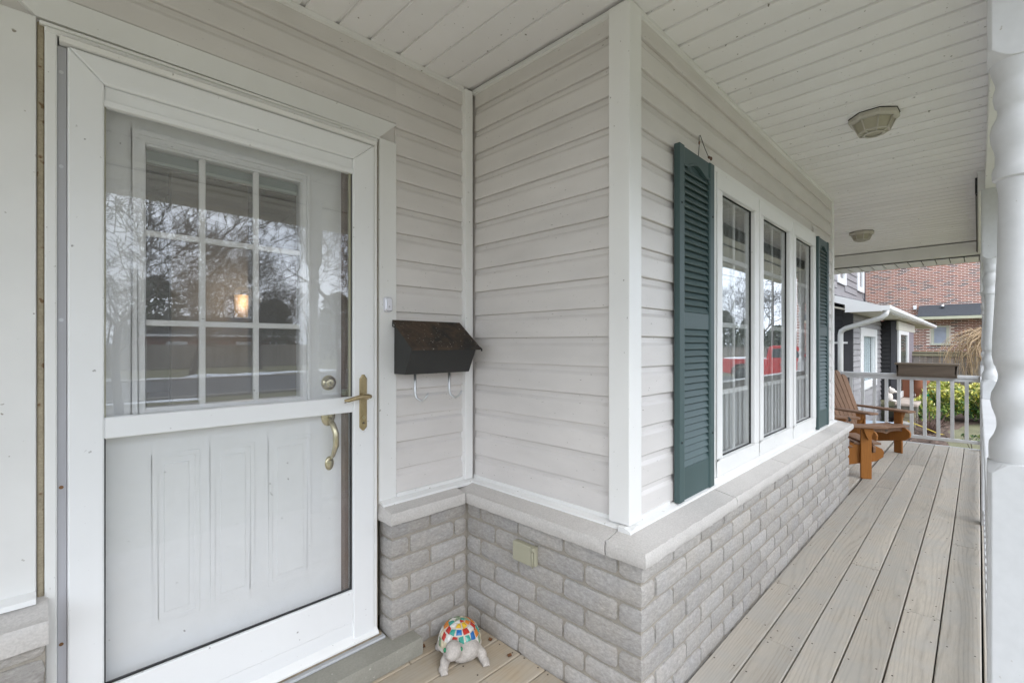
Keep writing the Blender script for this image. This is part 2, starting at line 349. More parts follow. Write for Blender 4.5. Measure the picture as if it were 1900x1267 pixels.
# --- siding walls: a flat backing plus individual boards
def siding(axis, plane, out, a0, a1, zlo, zhi, wall, holes=()):
    """boards along `axis`, face toward `out` (-1) of the other axis"""
    k = 0; z = Z0 - PITCH
    while z < zhi:
        zb, zt = max(z, zlo), min(z + PITCH, zhi)
        if zt - zb > .012:
            d0 = .0155 if k % 2 else .0145
            def fz(q):
                t_ = (q - z) / PITCH
                for (a_, da), (b_, db_) in zip([(0, d0), (.69, d0 - .0012), (.73, d0 - .003), (.82, .0050), (1.0, .0025)], [(.69, d0 - .0012), (.73, d0 - .003), (.82, .0050), (1.0, .0025), (1.1, .0025)]):
                    if t_ <= b_: return da + (db_ - da) * (t_ - a_) / (b_ - a_)
                return .0025
            gap = .0042 if k % 2 else .0012
            zs_ = [zb + gap + .003] + [z + PITCH * q for q in (.69, .73, .82) if zb + gap + .006 < z + PITCH * q < zt - .002] + [zt]
            poly = [(plane, zb + gap), (plane + out * (fz(zb) - .002), zb + gap)] + [(plane + out * fz(q), q) for q in zs_] + [(plane, zt)]
            spans = [(a0, a1)]
            for (h0, h1, hz0, hz1) in holes:
                if zb < hz1 - .03 and zt > hz0 + .03:
                    spans = [p for s_ in spans for p in ((s_[0], min(s_[1], h0)), (max(s_[0], h1), s_[1])) if p[1] - p[0] > .01]
            for (p, q) in spans:
                mb = MB(); mb.prism(poly, axis, p, q); mb.build('siding_board', M_siding, wall)
        z += PITCH; k += 1
wallW = H(MB().box(1.60, .958, .62, 2.36, 1.02, ZC).box(2.36, .958, 2.243, 4.40, 1.02, ZC).box(4.40, .958, .62, 5.06, 1.02, ZC).box(2.36, .958, .60, 4.40, 1.02, .657), 'siding_wall', M_siding)
siding('x', .958, -1, 1.63, 5.055, .662, ZC - .012, wallW, [(2.36, 4.40, .655, 2.243)])
wallS = H(MB().box(1.592, 1.0, .62, 1.66, 1.90, ZC), 'siding_wall', M_siding)
siding('y', 1.592, -1, 1.012, 1.842, .662, ZC - .012, wallS)
wallD = H(MB().box(1.04, 1.877, .62, 1.592, 1.93, ZC).box(-3.2, 1.877, 2.25, 1.04, 1.93, ZC).box(-3.2, 1.877, .55, 0.0, 1.93, 2.25), 'siding_wall', M_siding)
siding('x', 1.877, -1, 1.127, 1.53, .662, ZC - .012, wallD, [(-9, 1.127, 0, 2.337)])
siding('x', 1.877, -1, -3.2, 1.127, 2.339, ZC - .012, wallD)
siding('x', 1.877, -1, -3.2, -.093, .662, 2.339, wallD)
wallE = H(MB().box(5.0, 1.877, GZ, 8.40, 1.95, ZC), 'siding_wall', M_siding)
siding('x', 1.877, -1, 5.06, 8.38, .1, ZC - .012, wallE)
wallR = H(MB().box(5.02, .96, .62, 5.06, 1.90, ZC), 'siding_wall', M_siding)
H(MB().box(8.33, 1.95, GZ, 8.40, 8.5, 2.95).box(-3.2, 8.4, GZ, 8.33, 8.5, 2.95).box(-3.2, 1.95, GZ, -3.12, 8.4, 2.95), 'wall', M_siding)
# corner posts and trims
def corner(x0, y0, x1, y1, z0, z1):
    H(MB().box(x0, y0, z0, x1, y1, z1), 'corner_post', M_white, bevel=.004, seg=2)
corner(1.555, .927, 1.645, 1.02, .666, ZC - .004)
corner(1.512, 1.840, 1.562, 1.876, .665, ZC - .010)
corner(5.048, .932, 5.110, 1.02, .666, ZC - .004)
for a in [('x', 1.63, 5.05, .943), ('x', -3.2, 1.512, 1.862)]:
    H(MB().prism([(a[3] + .014, ZC - .001), (a[3] - .012, ZC - .001), (a[3] - .012, ZC - .020), (a[3] - .002, ZC - .022), (a[3] + .014, ZC - .022)], 'x', a[1], a[2]), 'ceiling_trim', M_trim)
H(MB().prism([(1.592, ZC - .001), (1.564, ZC - .001), (1.564, ZC - .020), (1.574, ZC - .022), (1.592, ZC - .022)], 'y', 1.02, 1.85), 'ceiling_trim', M_trim)
# starter strip and drip cap over the ledge
def drip(axis, plane, a0, a1):
    H(MB().prism([(plane + .02, .664), (plane - .006, .664), (plane - .032, .653), (plane - .036, .640), (plane - .030, .640), (plane + .02, .645)], axis, a0, a1), 'drip_cap', M_trim)
drip('x', .945, 1.535, 5.11); drip('y', 1.580, .915, 1.845); drip('x', 1.862, 1.045, 1.57); drip('x', 1.862, -3.2, -.012)
H(MB().box(1.127, 1.853, .664, 1.512, 1.870, .680), 'starter_strip', M_trim); H(MB().box(1.572, 1.02, .664, 1.585, 1.85, .680), 'starter_strip', M_trim)
H(MB().box(1.645, .936, .664, 1.90, .95, .680), 'starter_strip', M_trim)
# --- brick wainscot
zj = [.507 - .0861 * i for i in range(-1, 8)]
def bspan(k): return zj[k + 1] + .0045, zj[k] - .0045
wains = H(MB().box(BX + .009, BY + .009, GZ, 5.16, .98, .585).box(BX + .009, .98, GZ, 1.62, 1.92, .585), 'brick_wainscot', M_mortar)
wainD = H(MB().box(1.066, DY + .009, GZ, BX + .02, 1.90, .585), 'brick_wainscot', M_mortar)
wainL = H(MB().box(-3.2, DY + .009, GZ, .006, 1.90, .585), 'brick_wainscot', M_mortar)
bcache = {}; bcount = [0]
def brick(x0, y0, z0, x1, y1, z1, par):
    sx, sy, sz = x1 - x0, y1 - y0, z1 - z0; v = bcount[0] % 4; bcount[0] += 1
    key = (round(sx, 3), round(sy, 3), round(sz, 3), v)
    if key not in bcache:
        mb = rough_block(-sx / 2, -sy / 2, -sz / 2, sx / 2, sy / 2, sz / 2, .022, .0034, v * 7 + sx * 31, 'xyXY')
        me = mb.mesh('brick'); bm = bmesh.new(); bm.from_mesh(me)
        for vt in bm.verts:                                   # tumbled corners
            c = vt.co; a = max(0, abs(c.x) - sx / 2 + .014) / .014; b2 = max(0, abs(c.y) - sy / 2 + .014) / .014; d = max(0, abs(c.z) - sz / 2 + .012) / .012
            w = (1 if min(a, d) > .5 else 0) + (1 if min(b2, d) > .5 else 0) + (1 if min(a, b2) > .5 else 0)
            if w:
                c.x -= math.copysign(.0016 * w * min(a, 1), c.x); c.y -= math.copysign(.0018 * w * min(b2, 1), c.y); c.z -= math.copysign(.0012 * w * min(d, 1), c.z)
        bm.to_mesh(me); bm.free()
        for p in me.polygons: p.use_smooth = True
        me.set_sharp_from_angle(angle=R(52)); bcache[key] = me
    me = bcache[key]
    o = obj('brick', me, M_brick, par); o.location = ((x0 + x1) / 2 + 0, (y0 + y1) / 2, (z0 + z1) / 2)
    return o
rb = random.Random(3)
def jf(): return rb.uniform(-.0025, .0025)
for k in range(8):
    z0, z1 = bspan(k)
    if z1 < -.02: continue
    odd = k % 2 == 0
    # window run, along x
    joints = [1.716 + .2535 * i for i in range(15)] if odd else [1.573 + .2535 * i for i in range(15)]
    joints = [j for j in joints if j < 5.08] + [5.175]
    jc = joints[0]
    yr = .928 if odd else 1.078
    brick(BX, BY, z0, jc - .005, yr - .005, z1, wains)
    for a, b in zip(joints, joints[1:]): brick(a + .005, BY + jf(), z0, b - .005, BY + .09, z1, wains)
    sj = [yr + .2525 * i for i in range(5)]; sj = [j for j in sj if j < DY - .06] + [DY + .0]
    for a, b in zip(sj, sj[1:]): brick(BX + jf(), a + .005, z0, BX + .09, b - .005, z1, wains)
    dj = [1.057, 1.259, BX] if odd else [1.057, 1.148, 1.397, BX]
    for i, (a, b) in enumerate(zip(dj, dj[1:])): brick(a + (0 if i == 0 else .005), DY + jf(), z0, b - .005, DY + .10, z1, wainD)
    lj = [-1.3, -1.05, -.8, -.55, -.30, .008] if odd else [-1.3, -1.17, -.92, -.67, -.42, -.17, .008]
    for a, b in zip(lj, lj[1:]): brick(a + .005, DY + jf(), z0, b - .003, DY + .09, z1, wainL)
# --- ledge stones
lt = lambda f0, b0: (lambda x, y: .630 + .024 * min(1, max(0, (y - f0) / (b0 - f0))))
def ledge(mb): 
    o = H(mb, 'ledge_stone', M_stone); me = o.data
    for p in me.polygons: p.use_smooth = True
    me.set_sharp_from_angle(angle=R(40)); return o
for a, b in [(2.309, 3.171), (3.177, 3.741), (3.747, 4.554), (4.560, 5.20)]:
    ledge(rough_block(a, .803, .578, b, .955, .630, .020, .0045, a, 'y' if b < 5.1 else 'yX', lt(.82, .955)))
# L-shaped corner stone: one mesh
ledge(rough_block(1.452, .803, .578, 2.303, .966, .630, .022, .0045, 9.3, 'yx', lambda x, y: .630 + .024 * max(0, min(1, (y - .82) / .135, (x - 1.47) / .11))))
st = lambda x, y: .630 + .024 * min(1, max(0, (x - 1.47) / .11))
ledge(rough_block(1.452, .972, .578, 1.60, 1.875, .630, .020, .0045, 4.4, 'x', st))
ledge(rough_block(1.040, 1.757, .578, 1.446, 1.875, .630, .020, .0045, 6.1, 'yx', lt(1.775, 1.87)))
ledge(rough_block(-.86, 1.757, .548, .012, 1.875, .622, .020, .0045, 7.7, 'y', lambda x, y: .612 + .03 * min(1, max(0, (y - 1.78) / .08))))
# --- picture window of three sashes
win = H(MB().box(2.358, .930, 2.215, 4.402, .985, 2.243).box(2.358, .930, .657, 4.402, .985, .682).box(2.358, .930, .682, 2.378, .985, 2.215).box(4.382, .930, .682, 4.402, .985, 2.215)
        .box(3.007, .932, .682, 3.023, .985, 2.215).box(3.722, .932, .682, 3.738, .985, 2.215), 'window', M_white, bevel=.003)
for (a, b) in [(2.380, 3.005), (3.025, 3.720), (3.740, 4.380)]:
    sw = .068; zb, zt = .684, 2.213
    fr = MB()
    for (x0, x1, z0, z1) in [(a, b, zt - .085, zt), (a, b, zb, zb + .085), (a, a + sw, zb + .085, zt - .085), (b - sw, b, zb + .085, zt - .085)]:
        fr.box(x0, .922, z0, x1, .972, z1)
    fr.build('sash_frame', M_white, win, bevel=.006, seg=2)
    ga, gb_, gz0, gz1 = a + sw, b - sw, zb + .085, zt - .085
    gk = MB()
    for (x0, x1, z0, z1) in [(ga, gb_, gz1 - .004, gz1), (ga, gb_, gz0, gz0 + .004), (ga, ga + .004, gz0, gz1), (gb_ - .005, gb_, gz0, gz1)]: gk.box(x0, .946, z0, x1, .956, z1)
    gk.build('gasket', M_dark, win)
    MB().box(ga, .9500, gz0, gb_, .9535, gz1).build('pane', M_glass, win); MB().box(ga, .9705, gz0, gb_, .9740, gz1).build('pane', M_glass, win)
    xm = (ga + gb_) / 2 + .02
    MB().box(xm - .012, .960, gz0, xm + .012, .968, gz1).build('muntin', M_white, win, bevel=.002)
    for zz in (1.806, 1.453, 1.096): MB().box(ga, .9605, zz - .013, gb_, .9675, zz + .013).build('muntin', M_white, win, bevel=.002)
# room behind the window, closed, with sheer pleated curtains
rm = MB(); x0, x1, y0, y1, z0, z1 = 1.70, 4.95, 1.025, 4.4, .0, 2.5
rm.add([(x0, y0, z0), (x1, y0, z0), (x1, y1, z0), (x0, y1, z0), (x0, y0, z1), (x1, y0, z1), (x1, y1, z1), (x0, y1, z1)], [(0, 1, 2, 3), (4, 5, 6, 7), (1, 2, 6, 5), (2, 3, 7, 6), (3, 0, 4, 7)])
H(rm, 'room_shell', M_roomd, fix=False)
cu = MB(); rc = random.Random(2); pts = []; x = 2.30; ph = 0
while x < 4.46: pts.append((x, 1.09 + .026 * math.sin(ph) + .005 * math.sin(ph * .37))); x += .008; ph += .008 * 2 * math.pi / rc.uniform(.075, .11)
nv = 9
vs = [(px + .012 * noise.noise(Vector((px * 5, k * .4, 0))) * k / nv, py + .010 * noise.noise(Vector((px * 7, k * .3, 3))), 2.34 - (2.34 - .70) * k / nv) for px, py in pts for k in range(nv + 1)]
cu.add(vs, [(i * (nv + 1) + k, i * (nv + 1) + k + 1, (i + 1) * (nv + 1) + k + 1, (i + 1) * (nv + 1) + k) for i in range(len(pts) - 1) for k in range(nv)], True)
tag(cu.build('curtain', M_curtain, fix=False), 'white pleated sheer curtain hanging inside the picture window', 'curtain', kind='thing')
# ------------------------------------------------------------------ door surround
def cas(x0, z0, x1, z1, m=M_trim, y0=1.858, y1=1.90, name='door_casing', bv=.002): return H(MB().box(x0, y0, z0, x1, y1, z1), name, m, bevel=bv)
cas(1.043, .655, 1.127, 2.255); cas(-.093, .657, -.012, 2.262)
H(MB().prism([(-.093, 2.339), (1.127, 2.339), (1.1265, 2.336), (1.043, 2.257), (-.012, 2.264), (-.093, 2.336)], 'y', 1.858, 1.90), 'door_casing', M_trim)
cas(-.0105, .02, .004, 2.2565, M_caulk, 1.868, 1.9, 'caulk_joint', .003); cas(1.032, .02, 1.0425, 2.2545, M_caulk, 1.872, 1.9, 'caulk_joint', .002)
cas(.0045, .06, .030, 2.245, M_white, 1.855, 1.93, 'door_frame', .004); cas(1.0135, .06, 1.0315, 2.245, M_white, 1.855, 1.93, 'door_frame', .004)
cas(-.006, 2.2462, 1.042, 2.2565, M_white, 1.856, 1.93, 'door_frame', .002); cas(.004, 2.2275, 1.032, 2.2440, M_trim, 1.853, 1.93, 'door_frame', .003)
H(MB().prism([(1.93, 2.226), (1.836, 2.226), (1.828, 2.218), (1.840, 2.208), (1.93, 2.208)], 'x', .034, 1.012), 'rain_cap', M_trim)
cas(.0305, .10, .0500, 2.205, M_grey, 1.866, 1.90, 'hinge_strip', .001)
for zz, mm in [(2.13, M_steel), (1.86, M_steel), (1.42, M_steel), (.94, M_rust), (.49, M_rust)]:
    tag(H(MB().lathe([(.0052, -.001), (.0045, .0012), (.001, .0016)], (0, 0, 0), 10, 'y'), 'screw', mm)).location = (.0385, 1.8655, zz)
H(MB().box(-.02, 1.93, GZ, .06, 1.99, 2.24).box(.921, 1.905, .08, .985, 1.99, 2.24).box(.06, 1.93, 2.10, .921, 1.99, 2.25), 'door_frame', M_white)
H(MB().box(.903, 1.90, .09, .9208, 1.985, 2.10), 'jamb', M_brown)
H(MB().prism([(1.93, .098), (1.93, .136), (1.866, .130), (1.838, .108), (1.838, .098)], 'x', .02, 1.03), 'door_sill', M_white, bevel=.002)
H(MB().box(.0, 1.845, .0862, 1.045, 1.93, .0975), 'threshold_seal', pm('worn_wood_seal', (.27, .22, .15), .8, .3, 20))
H(MB().box(.0, 1.826, .0755, 1.055, 1.93, .0858), 'threshold', pm('dull_aluminium', (.50, .51, .53), .5, .1, 12), bevel=.002)
# ------------------------------------------------------------------ storm door
sd_ = thing('storm_door', (.051, 1.862, .105), 0, 'white storm door with full glass, mid rail and brass lever', 'storm door')
def SD(mb, name, m, par=None, **k):
    mb.v = [(x - .051, y - 1.862, z - .105) for x, y, z in mb.v]; return mb.build(name, m, par or sd_, **k)
def frame_poly(x0, x1, y): return None
F0, F1 = 1.850, 1.886
SD(MB().prism([(.051, .105), (.131, .105), (.131, 2.125), (.051, 2.206)], 'y', F0, F1), 'door_stile', M_doorwhite, bevel=.005, seg=2)
SD(MB().prism([(1.013, .105), (.919, .105), (.919, 2.125), (1.013, 2.206)], 'y', F0, F1), 'door_stile', M_doorwhite, bevel=.005, seg=2)
SD(MB().prism([(.0515, 2.206), (1.0125, 2.206), (.9188, 2.1255), (.1312, 2.1255)], 'y', F0, F1), 'door_rail', M_doorwhite, bevel=.005, seg=2)
SD(MB().box(.131, 1.860, 2.064, .919, 1.884, 2.125), 'door_rail', M_doorwhite, bevel=.003)
SD(MB().box(.131, 1.8545, 2.064, .919, 1.8595, 2.082), 'glazing_bead', M_doorwhite, bevel=.001)
SD(MB().box(.131, 1.853, 1.066, .919, 1.884, 1.130), 'door_rail', M_doorwhite, bevel=.003)
SD(MB().box(.131, 1.853, .190, .919, 1.884, .322), 'door_rail', M_doorwhite, bevel=.003)
SD(MB().box(.131, 1.858, .132, .9195, 1.884, .189), 'door_rail', M_doorwhite, bevel=.002)
SD(MB().box(.1312, 1.866, .322, .135, 1.879, 1.066).box(.914, 1.866, .322, .9188, 1.879, 1.066).box(.135, 1.866, .322, .914, 1.878, .3255).box(.914, 1.866, 1.13, .9185, 1.879, 2.064), 'gasket', M_dark)
SD(MB().box(.1315, 1.866, 1.13, .1355, 1.879, 2.064).box(.907, 1.8665, 1.13, .9138, 1.879, 2.064), 'glazing_bead', M_cream)
SD(MB().box(.133, 1.8705, 1.128, .917, 1.8745, 2.066), 'pane', M_dglass)
SD(MB().box(.133, 1.8705, .324, .917, 1.8745, 1.068), 'pane', M_dglass2)
esc = SD(MB().prism([(.943, .999), (.950, .992), (.957, .985), (.963, .985), (.970, .992), (.977, .999), (.977, 1.205), (.970, 1.214), (.966, 1.222), (.954, 1.222), (.950, 1.214), (.943, 1.205)], 'y', 1.844, 1.851), 'escutcheon', M_brass, bevel=.003, seg=2)
SD(MB().lathe([(.013, 0), (.013, .014), (.010, .024), (.008, .030)], (.960, 1.814, 1.13), 14, 'y').tube([(.972, 1.806, 1.131), (.955, 1.802, 1.134), (.93, 1.797, 1.135), (.90, 1.796, 1.130), (.872, 1.798, 1.124), (.856, 1.802, 1.123)], [.009, .011, .010, .009, .008, .005], 10), 'lever', M_brass)
SD(MB().lathe([(.0075, 0), (.0075, .003), (.004, .004)], (.960, 1.8405, 1.041), 14, 'y'), 'lock_cylinder', M_brass2); SD(MB().box(.9592, 1.8397, 1.037, .9608, 1.8408, 1.045), 'keyhole', M_dark)
SD(MB().lathe([(.004, 0), (.004, .003)], (.960, 1.8412, 1.018), 10, 'y'), 'screw', M_screw)
SD(MB().box(.893, 1.884, 1.135, .925, 1.912, 1.160), 'latch', pm('green_brass_latch', (.25, .26, .17), .4, .2, metallic=.6), bevel=.003)
# ------------------------------------------------------------------ entry door behind it
EY = 1.930
ed = thing('entry_door', (.10, EY, .09), 0, 'white panelled entry door with nine pane window behind the storm door', 'entry door')
def ED(mb, name, m, par=None, **k):
    mb.v = [(x - .10, y - EY, z - .09) for x, y, z in mb.v]; return mb.build(name, m, par or ed, **k)
gx0, gx1, gz0, gz1 = .237, .733, 1.140, 2.000
ED(MB().box(.062, EY, .09, gx0, EY + .045, 2.098).box(gx1, EY, .09, .902, EY + .045, 2.098).box(gx0, EY, .09, gx1, EY + .045, gz0).box(gx0, EY, gz1, gx1, EY + .045, 2.098), 'door_leaf', M_doorwhite)
def ringframe(x0, z0, x1, z1, w, ya, yb):
    r = MB()
    for p in ([(x0, z0), (x1, z0), (x1 - w, z0 + w), (x0 + w, z0 + w)], [(x1, z0), (x1, z1), (x1 - w, z1 - w), (x1 - w, z0 + w)], [(x1, z1), (x0, z1), (x0 + w, z1 - w), (x1 - w, z1 - w)], [(x0, z1), (x0, z0), (x0 + w, z0 + w), (x0 + w, z1 - w)]): r.prism(p, 'y', ya, yb)
    return r
ED(ringframe(.203, 1.105, .769, 2.042, .014, EY - .012, EY), 'moulding', M_doorwhite, bevel=.003); ED(ringframe(.217, 1.119, .755, 2.028, .020, EY - .007, EY), 'moulding', M_doorwhite, bevel=.003)
for (a, b, c, d) in [(.255, .380, .40, .985), (.42, .565, .40, 1.0), (.612, .775, .40, 1.015)]:
    b = a + .135 if b < .5 else b
    ED(ringframe(a, .42, b, .985, .016, EY - .002, EY + .001), 'moulding', M_doorwhite, bevel=.0018)
    ED(MB().box(a + .032, EY - .0022, .455, b - .032, EY + .001, .950), 'door_panel', M_doorwhite, bevel=.0015)
for xx in (.398, .571): ED(MB().box(xx - .010, EY + .004, gz0, xx + .010, EY + .016, gz1), 'muntin', M_white, bevel=.003)
for zz in (1.421, 1.716): ED(MB().box(gx0, EY + .0045, zz - .010, gx1, EY + .0155, zz + .010), 'muntin', M_white, bevel=.003)
ED(MB().box(gx0, EY + .018, gz0, gx1, EY + .022, gz1), 'pane', M_dglass)
M_blind = pm('grey_green_blind', (.20, .27, .24), .5, .1, 4)
ED(MB().box(gx0 + .002, EY + .030, 1.965, gx1 - .002, EY + .05, 1.997), 'blind_stack', M_blind)
ED(MB().box(gx0 + .002, EY + .028, 1.955, gx1 - .002, EY + .05, 1.9645), 'blind_rail', pm('blind_rail_plastic', (.42, .5, .46), .4, .05))
db = ED(MB().lathe([(.032, 0), (.031, -.006), (.026, -.011), (.020, -.013), (.019, -.020), (.0135, -.022), (.001, -.0225)], (.847, EY, 1.189), 20, 'y'), 'deadbolt', M_brass2)
ED(MB().box(.8462, EY - .0240, 1.183, .8478, EY - .0222, 1.195), 'keyhole', M_dark)
ED(MB().ell((.845, EY - .001, 1.05), (.031, .012, .042)).tube([(.846, EY - .01, 1.040), (.852, EY - .032, 1.015), (.858, EY - .046, .98), (.858, EY - .046, .93), (.853, EY - .030, .89), (.850, EY - .010, .868)], [.011, .012, .0125, .0125, .009, .007], 10).ell((.850, EY - .001, .852), (.020, .009, .030)), 'handleset', M_brass2)
# hallway behind the door, closed, with a stair and a lit wall lamp
hl = MB(); x0, x1, y0, y1, z0, z1 = -.6, 1.68, 1.995, 5.6, .08, 2.9
hl.add([(x0, y0, z0), (x1, y0, z0), (x1, y1, z0), (x0, y1, z0), (x0, y0, z1), (x1, y0, z1), (x1, y1, z1), (x0, y1, z1)], [(0, 1, 2, 3), (4, 5, 6, 7), (1, 2, 6, 5), (2, 3, 7, 6), (3, 0, 4, 7)])
hl.box(-.6, 1.995, z0, -.01, 2.0, z1).box(.93, 1.995, z0, 1.68, 2.0, z1).box(-.01, 1.995, 2.11, .93, 2.0, z1)
H(hl, 'hallway', M_room, fix=False)
stc = MB()
stc.bar((.35, 4.4, 1.55), (1.65, 4.4, 2.75), .06, .26); stc.bar((.35, 4.32, 2.25), (1.1, 4.32, 2.85), .05, .06)
H(stc, 'staircase', M_roomwood)
for i in range(9): H(MB().tube([(.42 + i * .11, 4.36, 1.65 + i * .10), (.42 + i * .11, 4.36, 2.05 + i * .10), (.42 + i * .11, 4.36, 2.32 + i * .09)], [.018, .024, .014], 8), 'baluster', M_roomwood)
H(MB().box(.33, 4.30, .1, .43, 4.42, 2.4), 'newel', M_roomwood)
H(MB().box(.66, 4.14, .085, 1.16, 4.22, 2.6), 'hall_wall', M_room)
H(MB().box(.60, 5.52, .9, 1.05, 5.58, 1.75).box(.64, 5.50, .95, 1.01, 5.53, 1.70), 'picture', M_white)
H(MB().lathe([(.045, -.10), (.05, .07)], (1.09, 4.05, 1.66), 14), 'wall_lamp', emis('lamp_shade_glow', (1, .62, .30), .11))
pl = bpy.data.lights.new('wall_lamp_light', 'POINT'); pl.energy = .9; pl.color = (1, .83, .62); pl.shadow_soft_size = .09
po = bpy.data.objects.new('wall_lamp_light', pl); C.objects.link(po); po.location = (1.09, 3.88, 1.70)
# roof over the house and porch
rf = MB()
rf.prism([(-.47, 2.70), (-.47, 2.62), (-.44, 2.62), (-.44, 2.69), (3.9, 4.55), (8.8, 2.75), (8.8, 2.85), (3.9, 4.70)], 'x', -3.6, 9.06)
H(rf, 'roof', M_shingle)
H(MB().box(-3.45, -.435, ZC + .021, 8.80, 8.45, ZC + .06), 'light_block_slab', M_dark)  # unseen slab added over the ceiling to keep sky light from leaking in
H(MB().prism([(.0, ZC + .06), (8.4, ZC + .06), (8.4, 2.78), (3.9, 4.5), (.0, 2.88)], 'x', 8.35, 8.42), 'gable', M_siding)
# ================================================================== PORCH CEILING
ceil = tag(MB().box(-3.3, -.02, ZC + .012, 8.42, 1.95, ZC + .02).build('ceiling', M_ceil), kind='structure', label='white vinyl porch ceiling of narrow panels', cat='ceiling')
gx = 1.418; i = -33
ccache = {}
while True:
    xa, xb = gx + .1401 * i, gx + .1401 * (i + 1); i += 1
    if xb > 8.40: break
    if xa < -3.25: continue
    y1 = 1.868 if (xb < 1.60 or xa > 5.06) else .95
    if xa < 5.06 < xb: y1 = .95
    seam = (i - 1) % 3 == 1
    key = (y1, seam)
    if key not in ccache:
        w = .1401; a, b = (.0034, .004) if seam else (.0008, .004)
        mb = MB(); mb.prism([(a, ZC + .012), (a, ZC + .001), (a + .0015, ZC), (w - .019, ZC), (w - .012, ZC + .009), (w - .0005, ZC + .0095), (w - .0005, ZC + .012)], 'y', -.0375, y1)
        ccache[key] = mb.mesh('ceiling_panel')
    o = obj('ceiling_panel', ccache[key], M_ceil, ceil); o.location = (xa, 0, 0)
# beam round the porch and the eave outside it
beam = thing('porch_beam', (0, 0, 0), 0, 'white wrapped beam carried by the turned porch posts', 'beam')
MB().box(-3.3, -.165, 2.505, 4.985, -.034, ZC - .002).build('beam_wrap', M_trim, beam, bevel=.003)
MB().box(4.985, -.165, 2.505, 8.36, .004, ZC - .001).build('beam_wrap', M_trim, beam, bevel=.003)
MB().box(8.36, -.165, 2.500, 8.50, 1.95, ZC - .001).build('beam_wrap', M_trim, beam, bevel=.003)
MB().box(4.981, -.03, ZC - .018, 5.0, .010, ZC - .002).box(4.99, .003, ZC - .018, 8.36, .012, ZC - .002).build('ceiling_trim', M_trim, beam)
eave = thing('eave', (0, 0, 0), 0, 'white vented eave soffit with fascia outside the porch beam', 'eave')
MB().box(-3.5, -.46, 2.45, 9.04, -.44, 2.68).build('fascia', M_trim, eave); MB().prism([(-.461, 2.60), (-.461, 2.42), (-.54, 2.40), (-.58, 2.45), (-.59, 2.57), (-.575, 2.57), (-.57, 2.46), (-.535, 2.42), (-.47, 2.435), (-.47, 2.60)], 'x', -3.5, 9.04).build('gutter', M_trim, eave); MB().box(9.02, -.44, 2.478, 9.04, 2.4, 2.74).build('fascia', M_trim, eave)
for k in range(86):
    xa = -3.45 + k * .142
    if xa < 8.6: MB().box(xa + .002, -.44, 2.482, xa + .140, -.166, 2.49).build('soffit_panel', M_ceil, eave)
for k in range(20):
    ya = -.43 + k * .141
    if ya < 2.25: MB().prism([(ya + .004, 2.472), (ya + .122, 2.472), (ya + .128, 2.482), (ya + .1365, 2.482), (ya + .1365, 2.486), (ya + .004, 2.486)], 'x', 8.501, 9.02).build('soffit_panel', M_ceil, eave)
MB().box(8.51, -.43, 2.490, 9.015, 2.3, 2.50).box(-3.5, -.435, 2.494, 8.5, -.17, 2.50).build('soffit_backing', M_dark, eave)
# rolled sun shade on the beam
shd = thing('sun_shade', (5.06, .022, 2.565), 0, 'black rolled up sun shade mounted along the beam near the ceiling', 'sun shade')
MB().box(0, -.015, -.055, 3.16, -.005, .055).build('cassette', M_screenblack, shd, bevel=.003); MB().box(-.006, -.017, -.06, .02, -.003, .06).box(3.155, -.017, -.06, 3.18, -.003, .06).build('bracket', M_black, shd)
MB().box(.02, -.016, -.075, 3.15, -.009, -.058).build('hem_bar', M_black, shd)
# ================================================================== PORCH FLOOR
deck = tag(MB().box(-3.4, -.02, -.26, 8.46, 1.95, -.07).build('porch_floor', M_dark), kind='structure', label='weathered timber deck boards of the porch', cat='porch floor')
rd = random.Random(11); screws = []
BW = .143; G = .0052
for k in range(14):
    y0 = -.01 + BW * k; y1 = y0 + BW - G
    if k == 5: y1 = BY - .004
    joints = {1: [3.105], 3: [3.533, 6.9], 4: [2.35, 5.6], 2: [.9, 5.9], 0: [4.35], 5: [2.95, 6.2]}.get(k, [rd.uniform(.2, 1.2), 5.6])
    xs = [-3.35] + sorted(joints) + [8.455]
    for a, b in zip(xs, xs[1:]):
        a_, b_2 = a + .0015, b - .0015
        spans = [(a_, b_2)]
        if y1 > BY + .012 and y0 < DY: 
            spans = [(p, q) for (p, q) in ((a_, min(b_2, BX + .004)), (max(a_, 5.165), b_2)) if q - p > .02]
        if y0 > DY - .05: spans = [(max(p, 5.165), q) for p, q in spans if q > 5.2]
        for p, q in spans:
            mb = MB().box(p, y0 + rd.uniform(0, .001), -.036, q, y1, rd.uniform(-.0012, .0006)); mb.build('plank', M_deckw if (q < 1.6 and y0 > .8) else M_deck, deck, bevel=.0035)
            for xj in [p + .02, q - .02] + [.40 * t + .05 for t in range(-8, 22)]:
                if p + .015 < xj < q - .015:
                    for yy in (y0 + .024, y1 - .024): screws.append((xj + rd.uniform(-.008, .008), yy + rd.uniform(-.006, .006)))
MB_ = MB()
MB_.box(8.456, -.02, -.14, 8.49, 1.95, .002); MB_.build('rim_board', M_rail, deck, bevel=.003)
MB().box(-3.4, -.185, -.036, 8.456, -.0165, -.001).build('plank', M_deck, deck, bevel=.003)
MB().box(-3.4, -.205, -.60, 8.49, -.187, -.004).build('rim_board', M_rail, deck, bevel=.003); MB().box(8.462, -.18, -.6, 8.48, 1.95, -.141).build('rim_board', M_rail, deck)
sw_ = MB()
for (x, y) in screws: sw_.lathe([(.0038, .0008), (.0034, .0014)], (x, y, 0), 7)
tag(sw_.build('deck_screw', M_screw, deck, fix=False), kind='stuff')
# steps down to the path
MB().box(-2.3, -.50, -.235, -.5, -.206, -.20).build('tread', M_deck, deck, bevel=.004); MB().box(-2.3, -.80, -.435, -.5, -.501, -.40).build('tread', M_deck, deck, bevel=.004)
